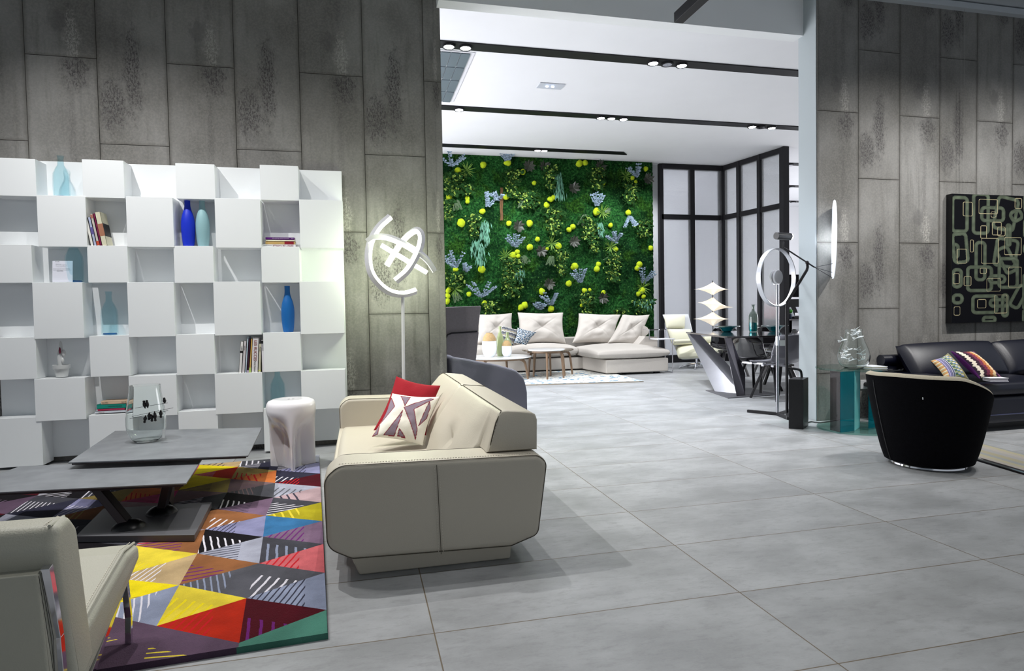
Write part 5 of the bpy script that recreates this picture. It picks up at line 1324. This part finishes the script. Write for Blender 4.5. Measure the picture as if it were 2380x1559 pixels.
part('base_foot', B().bar(PY(1829, 960, YT), PY(1832, 972, pA.y), .03, .03), BLACKM, t)
part('arm', B().tube([PY(1821, 562, YT-.05), PY(1820, 575, YT-.05), PY(1828, 579, YT-.05), PY(1876, 610, YT-.02), PY(1893, 621, YT-.05)], .010, 8), BLACKM, t, smooth=True)
part('joint', B().ball(PY(1876, 610, YT-.02), .024, 10, 8), BLACKM, t, smooth=True)
h0, h1 = PY(1804, 548, YT), PY(1836, 550, YT+.05)
sp_ = part('spot_head', B().tube([h0, h1], .045, 20), BLACKS, t, smooth=True, ang=50)
dd = (h1-h0).normalized()
part('lens', B().tube([h1+dd*.001, h1+dd*.022], [.040, .036], 20), M('reflector_led', (255, 255, 255), .4, emit=((215, 230, 255), 60)), sp_, smooth=True)
spl = bpy.data.lights.new('reflector_beam', 'SPOT'); spl.energy = 60; spl.spot_size = math.radians(46); spl.spot_blend = .4; spl.shadow_soft_size = .03; spl.color = (.9, .95, 1)
spo = bpy.data.objects.new('reflector_beam', spl); C.objects.link(spo)
dt_, db_ = PY(1941, 465, YT), PY(1937, 648, YT); dc = (dt_+db_)/2; Rd = (dt_-db_).length/2
spo.location = (h1+dd*.06)*K; spo.rotation_euler = (dc-h1).to_track_quat('-Z', 'Y').to_euler()
# disc: faces the spot, seen nearly edge-on
side_ = Vector((-.93, -.30, .18)).normalized()
dn_ = Vector((-math.cos(math.radians(-2)), .0, 0))
view = (dc-EYE).normalized(); up_ = (dt_-db_).normalized(); edge = view.cross(up_).normalized(); dnrm = (edge*-math.cos(math.radians(3.5))-view*math.sin(math.radians(3.5))).normalized()
if dnrm.x > 0: dnrm = (edge*math.cos(math.radians(3.5))-view*math.sin(math.radians(3.5))).normalized()
mt = dnrm.to_track_quat('Z', 'Y').to_matrix().to_4x4()
part('reflector_disc', B().lathe([(.001, 0), (Rd*.985, .0), (Rd, .008), (Rd*.985, .016), (.001, .016)], (0, 0, 0), 64).T(Matrix.Translation(dc) @ mt), M('glowing_white_disc', (238, 242, 246), .6, emit=((235, 242, 255), .55)), t, smooth=True)  # slight emission stands in for the spotlight's glow on the disc
for q in ((1938, 612), (1938, 634), (1936, 646)): part('rod', B().tube([PY(1893, 621, YT-.05), PY(*q, YT)], .0035, 6), BLACKM, t)
# lamp cable and wall cable
setp(part('power_cable', B().tube(cr([FL(1868, 985, .008), FL(1885, 980, .008), FL(1905, 982, .008), FL(1935, 978, .008), FL(1965, 973, .008)], 6), .007, 6), BLACKS, smooth=True), 'thin black cable lying on the floor from the black lamp to the glass table', 'cable')
# ------------------------------------------------------------------ glass side table with teal fins
gb = Vector((5.98, 6.62, 0)); zg = .765
t = thing('glass_side_table', 'round glass side table on upright teal and smoked glass fins beside the pillar', 'side table', gb)
part('base_disc', B().lathe([(.46, 0), (.465, .01), (.46, .022)], gb, 56), GREENG, t, smooth=True)
part('top_disc', B().lathe([(.475, zg-.022), (.48, zg-.01), (.475, zg)], gb, 56), GREENG, t, smooth=True)
def fin(p, q, mat, lab=None): part('fin', B().prism([(*p, .022), (*q, .022), (*q, zg-.022), (*p, zg-.022)], (0, .012, 0)), mat, t, label=lab)
def gx(px, Y): return PY(px, 900, Y).x
TEALS = sheet_glass('teal_glass_fin', (110, 214, 222), .35, (10, 124, 140)); SMOKES = sheet_glass('smoked_glass_fin', (205, 200, 202), .15, (70, 66, 70))
fin((gx(1938, 6.5), 6.55), (gx(1954, 6.38), 6.38), SMOKES, 'smoked glass fin')
fin((gx(1954, 6.38), 6.38), (gx(1986, 6.42), 6.42), TEALS, 'teal glass fin')
fin((gx(1986, 6.42), 6.42), (gx(1999, 6.62), 6.62), M('aqua_glass_edge', (130, 206, 210), .15), 'aqua glass fin')
fin((gx(2020, 6.5), 6.5), (gx(2050, 6.6), 6.6), TEALS, 'teal glass fin')
bvp = Vector((gx(1984, 6.55), 6.55, zg+.001))
t = thing('swallow_vase', 'clear bulbous glass vase with white swallows on its rim, on the glass side table', 'vase', bvp)
part('vase_glass', B().lathe(glass_lathe(smooth_prof([(.10, 0), (.15, .03), (.185, .12), (.17, .22), (.12, .34), (.092, .42), (.098, .47)]), .006), bvp, 40), CLEAR, t, smooth=True, ang=60)
def swallow(px, py, s=1, fl=1):
    p = PY(px, py, 6.42); b = B()
    b.tube([p+Vector((-.05*fl, 0, -.01))*s, p, p+Vector((.045*fl, 0, .008))*s], [.003, .012*s, .006], 8)
    for k in (1, -1): b.prism([p+Vector((.01*fl, 0, 0))*s, p+Vector((-.02*fl, 0, .0))*s, p+Vector((-.075*fl, -.02*k, .045*k+.01))*s], (0, .004, 0))
    b.prism([p+Vector((-.045*fl, 0, -.01))*s, p+Vector((-.10*fl, 0, .004))*s, p+Vector((-.09*fl, 0, -.02))*s], (0, .004, 0))
    part('swallow', b, FROST, t)
for a in ((1962, 790, .9, 1), (1985, 768, .9, -1), (1994, 772, .9, 1), (1999, 783, 1.1, 1), (1990, 776, .8, 1)): swallow(*a)
for a in ((1965, 818, .8, 1), (1975, 812, .8, 1), (1962, 832, .9, -1), (1990, 812, .7, -1), (1998, 822, .9, -1), (1985, 835, .8, 1), (1970, 825, .9, 1), (2005, 835, .7, 1)): swallow(*a)
p = PY(2032, 846, 6.45)
t = thing('white_booklet', 'flat white booklet on the glass side table, right of the swallow vase', 'booklet', (p.x, 6.45, zg))
part('cover', B().box((p.x-.12, 6.35, zg), (p.x+.10, 6.6, zg+.006)).box((p.x-.12, 6.35, zg+.018), (p.x+.10, 6.6, zg+.024)), BM((214, 216, 222)), t)
part('pages', B().box((p.x-.115, 6.36, zg+.006), (p.x+.095, 6.59, zg+.018)), PAGE, t)
# wall socket and plug
p = PY(2009, 893, 7.24)
t = thing('wall_socket', 'white wall socket with a black plug, low on the right concrete wall', 'socket', (p.x, 7.245, p.z-.06))
part('cover_plate', B().box((p.x-.06, 7.235, p.z-.062), (p.x+.06, 7.25, p.z+.062)), BM((222, 222, 224)), t, bevel=.006)
part('plug', B().tube([(p.x+.01, 7.235, p.z), (p.x+.01, 7.16, p.z)], .03, 16), BLACKS, t, smooth=True, ang=50)
setp(part('plug_cable', B().tube(cr([Vector((p.x+.01, 7.15, p.z-.002)), Vector((p.x+.04, 7.12, p.z-.12)), Vector((p.x+.02, 7.12, .15)), Vector((p.x-.06, 7.1, .03)), Vector((p.x-.1, 7.0, .01))], 6), .006, 6), BLACKS, smooth=True), 'black cable hanging from the wall socket down to the floor', 'cable')
# ------------------------------------------------------------------ round black armchair
c0 = Vector((5.235, 4.92, 0))
t = thing('barrel_armchair', 'round black barrel armchair with cream mesh rim and chrome ring base', 'armchair', c0)
part('base_ring', B().lathe([(.295, 0), (.308, .008), (.304, .022), (.27, .024)], c0, 64), CHROME, t, smooth=True)
part('base_plinth', B().lathe([(.27, .02), (.28, .055)], c0, 48), BLACKS, t)
lowd = math.radians(-20)
def bt(a):                       # rim height round the chair: high at left and rear, low toward the front right
    d = a-math.radians(195); d = math.atan2(math.sin(d), math.cos(d)); return .865-.34*max(0, min(1, (abs(d)-.95)/1.7))**1.25-.05*(abs(d)/pi)
def br_(a, z):
    t_ = z/.865; return .335+(.530-.335)*max(0, min(1, t_))**.66-.012*max(0, t_-.8)*5*.5
def barrel(o, zlo):
    rings = []
    N_ = 96
    for j in range(15):
        v = j/14; rg = []
        for k in range(N_):
            a = 2*pi*k/N_; z = zlo+(bt(a)-zlo)*v; r_ = br_(a, z)-o; rg.append(Vector((c0.x+r_*math.cos(a), c0.y+r_*math.sin(a), z)))
        rings.append(rg)
    return rings
outer = barrel(0, .05); inner = barrel(.085, .42)
part('outer_shell', B().loft(outer, True, False).add([Vector((c0.x+.335*math.cos(2*pi*k/48), c0.y+.335*math.sin(2*pi*k/48), .05)) for k in range(48)], [tuple(range(47, -1, -1))]), BLACKFELT, t, smooth=True, ang=70)
rim = []
for f, dz in ((0, 0), (.010, .020), (.04, .032), (.07, .022), (.085, 0)):
    rim.append([Vector((p.x+(c0.x-p.x)/((p-Vector((c0.x, c0.y, p.z))).length)*f, p.y+(c0.y-p.y)/((p-Vector((c0.x, c0.y, p.z))).length)*f, p.z+dz)) for p in outer[-1]])
part('rim', B().loft(rim, True, False), TAUPE, t, smooth=True, ang=70, label='cream mesh fabric rim')
part('inner_lining', B().loft([r_ for r_ in inner[::-1]], True, False), TAUPE, t, smooth=True, ang=70)
part('seat', B().lathe([(.39, .36), (.40, .44), (.34, .48), (.001, .49)], c0, 48), TAUPE, t, smooth=True)
for aa in (-193,):
    a = math.radians(aa); part('seam', B().tube([Vector((c0.x+(br_(a+.0*z, z)+.002)*math.cos(a+(.06-.1*z)), c0.y+(br_(a, z)+.002)*math.sin(a+(.06-.1*z)), z)) for z in [.06+.75*k/20 for k in range(21)]], .005, 6), BLACKS, t)
part('metal_stud', B().ball(PY(2145, 926, 4.53), .012, 10, 8, (.4, .4, 1)), CHROME, t, smooth=True)
# ------------------------------------------------------------------ navy sofa
N_ = thing('navy_sofa', 'navy blue leather sofa against the right concrete wall, behind the barrel armchair', 'sofa', (8.2, 6.5, 0))
xa = 6.6
part('plinth', B().box((xa+.15, 6.15, .0), (11.2, 7.0, .10)), BLACKS, N_)
part('sofa_base', B().box((xa+.05, 5.95, .09), (11.4, 7.1, .42)), NAVY, N_, bevel=.05, seg=4)
part('edge_piping', B().tube([(xa+.08, 5.945, .20), (11.4, 5.945, .20)], .008, 6), M('navy_piping', (52, 56, 84), .4), N_)
for x0, x1 in ((6.85, 8.45), (8.45, 10.2)):
    part('seat_cushion', cush(B(), x0, x1, 5.93, 6.85, .40, .60, .03), NAVY, N_, smooth=True, ang=180)
for x0, x1 in ((6.76, 8.26), (8.26, 9.8), (9.8, 11.2)):
    b = B(); pillow(b, (x0, 6.55, .58), (x1, 6.55, .58), (x1, 6.85, 1.0), (x0, 6.85, .99), .28, 30, 0, pw=.2); part('back_cushion', b, NAVY, N_, smooth=True, ang=180)
part('back_frame', B().box((6.7, 6.95, .3), (11.4, 7.12, .86)), NAVY, N_, bevel=.05, seg=4)
part('armrest', B().box((6.62, 6.02, .30), (7.0, 7.0, .66)), NAVY, N_, bevel=.1, seg=6)
part('arm_roll', B().tube([(6.58, 6.9, .81), (7.0, 6.9, .81)], .07, 20), NAVY, N_, smooth=True, ang=50)
def stripes(u, v, sd):
    if sd < 0: return s2l((30, 30, 40))
    k = min(7, int(u*8)); j = int(v*22)
    pal = [[(196,170,120),(226,214,186),(214,150,90)], [(150,140,180),(186,180,206),(100,100,150)], [(150,140,180),(40,70,74),(190,186,210)], [(60,96,110),(170,176,140),(90,110,60)], [(92,128,164),(200,196,186),(120,130,70)], [(96,120,170),(206,200,180),(150,150,90)], [(140,128,84),(160,150,110),(110,110,70)], [(150,138,100),(130,116,80),(90,120,120)]]
    if k in (1, 2): return s2l(pal[k][int(u*40) % 3])
    if k in (6, 7): return s2l(pal[k][int(u*50) % 3])
    return s2l(pal[k][(j+k) % 3])
def flame(u, v, sd):
    if sd < 0 or u < .03: return s2l((84, 24, 100))
    q = u*7.5+.35*abs(((v*26) % 2)-1)+.5*noise.noise(Vector((v*9, 0, 0)))
    pal = [(40, 20, 44), (226, 214, 196), (50, 18, 40), (110, 36, 66), (180, 106, 60), (224, 196, 150), (60, 26, 60), (150, 84, 130), (214, 170, 206)]
    return s2l(pal[int(max(0, q)) % 9])
b = B(); cl_ = pillow(b, PY(2199, 884, 6.08), PY(2255, 886, 6.08), PY(2203, 820, 6.28), PY(2163, 838, 6.28), .17, 90, .12, paint=stripes)
setp(part('striped_cushion', b, TEXTILE, smooth=True, ang=180, col=cl_), 'multicoloured striped patchwork cushion, left of two on the navy sofa', 'cushion')
b = B(); cl_ = pillow(b, PY(2276, 880, 6.02), PY(2330, 880, 6.02), PY(2262, 816, 6.28), PY(2209, 816, 6.28), .16, 110, .10, paint=flame)
setp(part('flame_cushion', b, TEXTILE, smooth=True, ang=180, col=cl_), 'purple edged cushion with brown and cream flame pattern, right of two on the navy sofa', 'cushion')
p = FL(2314, 886, .61)
t = thing('sofa_book', 'small white book lying on the navy sofa seat in front of the flame patterned cushion', 'book', (p.x, p.y, .60))
b = B().box((-.10, -.07, 0), (.10, .07, .005)).box((-.10, -.07, .035), (.10, .07, .04)).box((-.10, .065, 0), (.10, .07, .04)); mr = Matrix.Translation((p.x, p.y, .615)) @ Matrix.Rotation(-.35, 4, 'Z')
part('cover', b.T(mr), BM((226, 226, 234)), t); part('pages', B().box((-.095, -.065, .005), (.095, .065, .035)).T(mr), BM((180, 176, 184)), t)
# ------------------------------------------------------------------ painting
pa, pb_ = PY(2210, 450, 7.15), PY(2216, 745, 7.15); px1 = 10.6
x0 = (pa.x+pb_.x)/2; z1, z0 = PY(2290, 452, 7.15).z, PY(2290, 749, 7.15).z
t = thing('abstract_painting', 'large black canvas with olive looping bands and thin cream outlines on the right concrete wall', 'painting', (9.3, 7.25, z0))
part('canvas', B().box((x0, 7.155, z0), (px1, 7.248, z1)), BLACKS, t, bevel=.004)
W_ = px1-x0; H_ = z1-z0
# crop of the photo: 90..846 px wide = x 2210..2380 ; 120..1445 = full height
def cu(x): return (x-118)/728*(PY(2380, 600, 7.15).x-PY(2216, 600, 7.15).x)
def cv(y): return H_*(1-(y-125)/1315)
rects = [(118,160,265,505,0),(330,120,480,520,0),(415,255,640,390,0),(560,150,770,480,.2),(360,615,450,1000,0),(275,870,520,1110,0),(120,640,175,770,0),(130,895,210,1070,0),(560,580,780,860,.15),(620,660,740,930,-.45),(500,960,660,1030,0),(600,780,790,1080,0),(680,430,710,640,0),(720,280,830,380,-.5),(330,1170,580,1340,0),(510,1210,690,1275,0),(130,1155,220,1235,0),(640,1160,690,1380,0),(440,1390,560,1440,0),(760,1060,860,1300,.5),(130,530,265,820,-.1)]
thin = [(225,205,318,345),(385,172,578,318),(510,297,562,352),(405,443,465,572),(525,403,618,535),(580,452,658,545),(300,590,332,715),(415,572,590,830),(168,685,262,830),(132,935,190,1040),(240,965,310,1060),(403,880,468,935),(472,988,614,1120),(378,1205,465,1292),(140,1275,200,1362),(555,1160,685,1350),(700,870,835,1080),(655,560,830,740),(760,150,830,255)]
MMx = 846-118
def rrect(x, y, R_, rot, rad=36):
    xa_, ya_, xb_, yb_ = R_; cx, cy = (xa_+xb_)/2, (ya_+yb_)/2; c, s = math.cos(rot), math.sin(rot)
    dx, dy = (x-cx)*c+(y-cy)*s, -(x-cx)*s+(y-cy)*c; r = min(rad, (xb_-xa_)/2, (yb_-ya_)/2)
    qx, qy = abs(dx)-(xb_-xa_)/2+r, abs(dy)-(yb_-ya_)/2+r
    return math.hypot(max(qx, 0), max(qy, 0))+min(max(qx, qy), 0)-r
pc = []
def pf_(u, v):
    x_ = u*W_; z_ = v*H_
    X_ = 118+x_/(cu(846))*728; Y_ = 125+(1-v)*1315; Xm = X_
    if X_ > 846: Xm = 118+(X_-846)*.93; Y_ = 125+((Y_-125)*1+520) % 1315
    col = (10, 11, 16)
    for R_ in rects:
        d = abs(rrect(Xm, Y_, R_[:4], R_[4]))
        if d < 18:
            n_ = noise.noise(Vector((Xm*.02, Y_*.02, R_[0])))
            k = 1-.18*(d/19); col = tuple(int(c_*k*(1+.22*n_)) for c_ in (84, 93, 78))
    for R_ in thin:
        if abs(rrect(Xm, Y_, R_, 0, 13)) < 2.3: col = (170, 160, 128)
    pc.append(s2l(col)); return Vector((x0+.004+(W_-.008)*u, 7.153, z0+.004+(H_-.008)*v))
me = part('painted_surface', B().grid(pf_, 560, 400), PAINT, t).data
a = me.color_attributes.new('Col', 'FLOAT_COLOR', 'POINT'); a.data.foreach_set('color', [x for c_ in pc for x in (*c_, 1)])
for dx, sd_ in ((.2, 'left'), (.26, 'right')): setp(part('hanging_wire', B().tube([(x0+dx, 7.2, z1), (x0+dx-.02, 7.2, 5.58)], .0022, 5), M('nylon_wire', (150, 148, 144), .3), smooth=True), 'thin hanging wire above the painting, '+sd_+' one of the two close together', 'wire', 'picture wires above the painting')
# ------------------------------------------------------------------ right rug
c_a = FL(2262, 1072); d_a = Vector((1.0, -.39, 0))
R0 = Vector((5.77, 4.90, 0)); dirx = (FL(2380, 1104)-R0).normalized(); diry = Vector((-dirx.y, dirx.x, 0))
def rcol(a_, b_):
    m_ = noise.noise(Vector((a_*2, b_*2, 1)))
    if a_ < .02 or b_ < .02: return s2l((30, 26, 30))
    band = b_*2.4+.1*m_
    if .12 < b_ < .22 and a_ > .15: return s2l((26, 20, 26))
    if a_ > .45 and b_ < .12 or (.45 < a_ and b_ < .06): return s2l((86, 104, 112))
    if b_ < .12: return s2l((56, 62, 62))
    return s2l([(138, 136, 134), (148, 142, 134), (150, 144, 120), (128, 130, 128), (140, 134, 112)][int(band*2.2) % 5])
cs = []
def rg_(u, v):
    a_, b_ = u*4.2, v*1.6; cs.append(rcol(a_, b_)); p = R0+Vector((1, 0, 0))*a_*.0+dirx*a_*.0
    p = R0+dirx*b_*1.0*0; p = R0+dirx*a_*1.0+Vector((.55, .83, 0)).normalized()*b_; return Vector((p.x, p.y, .016))
R_E = Vector((.55, .83, 0)).normalized()
b = B().grid(rg_, 200, 90); n0 = len(b.v); b.prism([R0, R0+dirx*4.2, R0+dirx*4.2+R_E*1.6, R0+R_E*1.6], (0, 0, .015)); cs += [s2l((36, 32, 36))]*(len(b.v)-n0)
setp(part('banded_rug', b, TEXTILE, col=cs), 'flat rug of grey, olive and black bands, right of the barrel armchair', 'rug')
# ------------------------------------------------------------------ office corner seen past the partition
p = PY(1828, 638, 19); q = PY(1875, 690, 19)
t = thing('wall_screen', 'black wall screen glimpsed between the partition and the white pillar', 'screen', (p.x+.5, 19, q.z))
part('screen_panel', B().box((p.x-.05, 18.98, q.z), (q.x+.6, 19.04, p.z)), M('matte_black_screen', (6, 6, 8), .9, spec=.05), t, bevel=.006)
part('screen_mount', B().box((p.x+.3, 19.04, q.z+.15), (p.x+.7, 23, q.z+.25)), BLACKM, t)
def PD(px, py): return PY(px, py, 14.6)
d0 = PD(1828, 741); zd = d0.z
t = thing('office_desk', 'white office desk behind the smoky chair, glimpsed left of the pillar', 'desk', (d0.x, 14.7, 0))
part('desk_top', B().box((d0.x-.02, 14.4, zd-.04), (d0.x+1.4, 15.6, zd)), BM((96, 92, 96)), t, bevel=.004)
part('desk_front', B().box((d0.x+.0, 14.45, 0), (d0.x+1.35, 14.5, zd-.04)), BM((196, 196, 200)), t)
for x in (0, 1.3): part('leg', B().box((d0.x+x, 14.45, 0), (d0.x+x+.05, 15.55, zd-.04)), BM((150, 150, 154)), t)
mp = PD(1851, 712)
t = thing('monitor', 'black computer monitor on the office desk', 'monitor', (mp.x, 14.92, zd))
part('display', B().box((mp.x-.09, 14.9, mp.z-.17), (mp.x+.4, 14.94, mp.z+.20)), BLACKS, t, bevel=.005)
part('monitor_stand', B().box((mp.x+.1, 14.92, zd), (mp.x+.2, 14.98, mp.z-.1)), BLACKM, t)
for lab, px, py in (('white printed sheet leaning at the left of the desk', 1838, 718), ('white printed sheet leaning at the right of the desk', 1860, 722)):
    w_ = PD(px, py); setp(part('paper_sheet', B().obox((w_.x, 14.6, zd+.16), (.07, 0, .0), (0, .003, 0), (-.03, .05, .15)), BM((214, 216, 226))), lab, 'paper')
w_ = PD(1833, 722); t = thing('desk_plant', 'small green plant in a dark glass on the office desk', 'plant', (w_.x, 14.55, zd))
part('glass', B().lathe([(.045, 0), (.06, .06), (.05, .13)], (w_.x, 14.55, zd), 16), BM((44, 52, 74)), t, smooth=True)
part('foliage', B().ball((w_.x, 14.55, zd+.2), .07, 12, 9, (1, 1, .8), .12), BM((44, 120, 26)), t, smooth=True, ang=180)
w_ = PD(1848, 735); setp(part('desk_phone', B().obox((w_.x, 14.55, zd+.03), (.13, 0, 0), (0, .09, .02), (0, -.01, .03)), BLACKS, bevel=.008), 'black telephone on the office desk', 'telephone')
p = PY(1790, 712, 14.0)
t = thing('coral_armchair', 'coral red armchair blurred behind the ribbed glass', 'armchair', (12.45, 16.8, 0))
CORAL = M('coral_fabric', (216, 84, 70), .8)
cx3 = 11.0
part('seat', B().box((12.0, 16.3, .15), (12.95, 17.2, .6)), CORAL, t, bevel=.08, seg=4)
part('backrest', B().box((12.0, 17.0, .4), (12.95, 17.35, 1.42)), CORAL, t, bevel=.12, seg=5)
for x, y in ((12.08, 16.4), (12.87, 16.4), (12.08, 17.2), (12.87, 17.2)): part('leg', B().tube([(x, y, 0), (x, y, .16)], .02, 8), BLACKM, t)
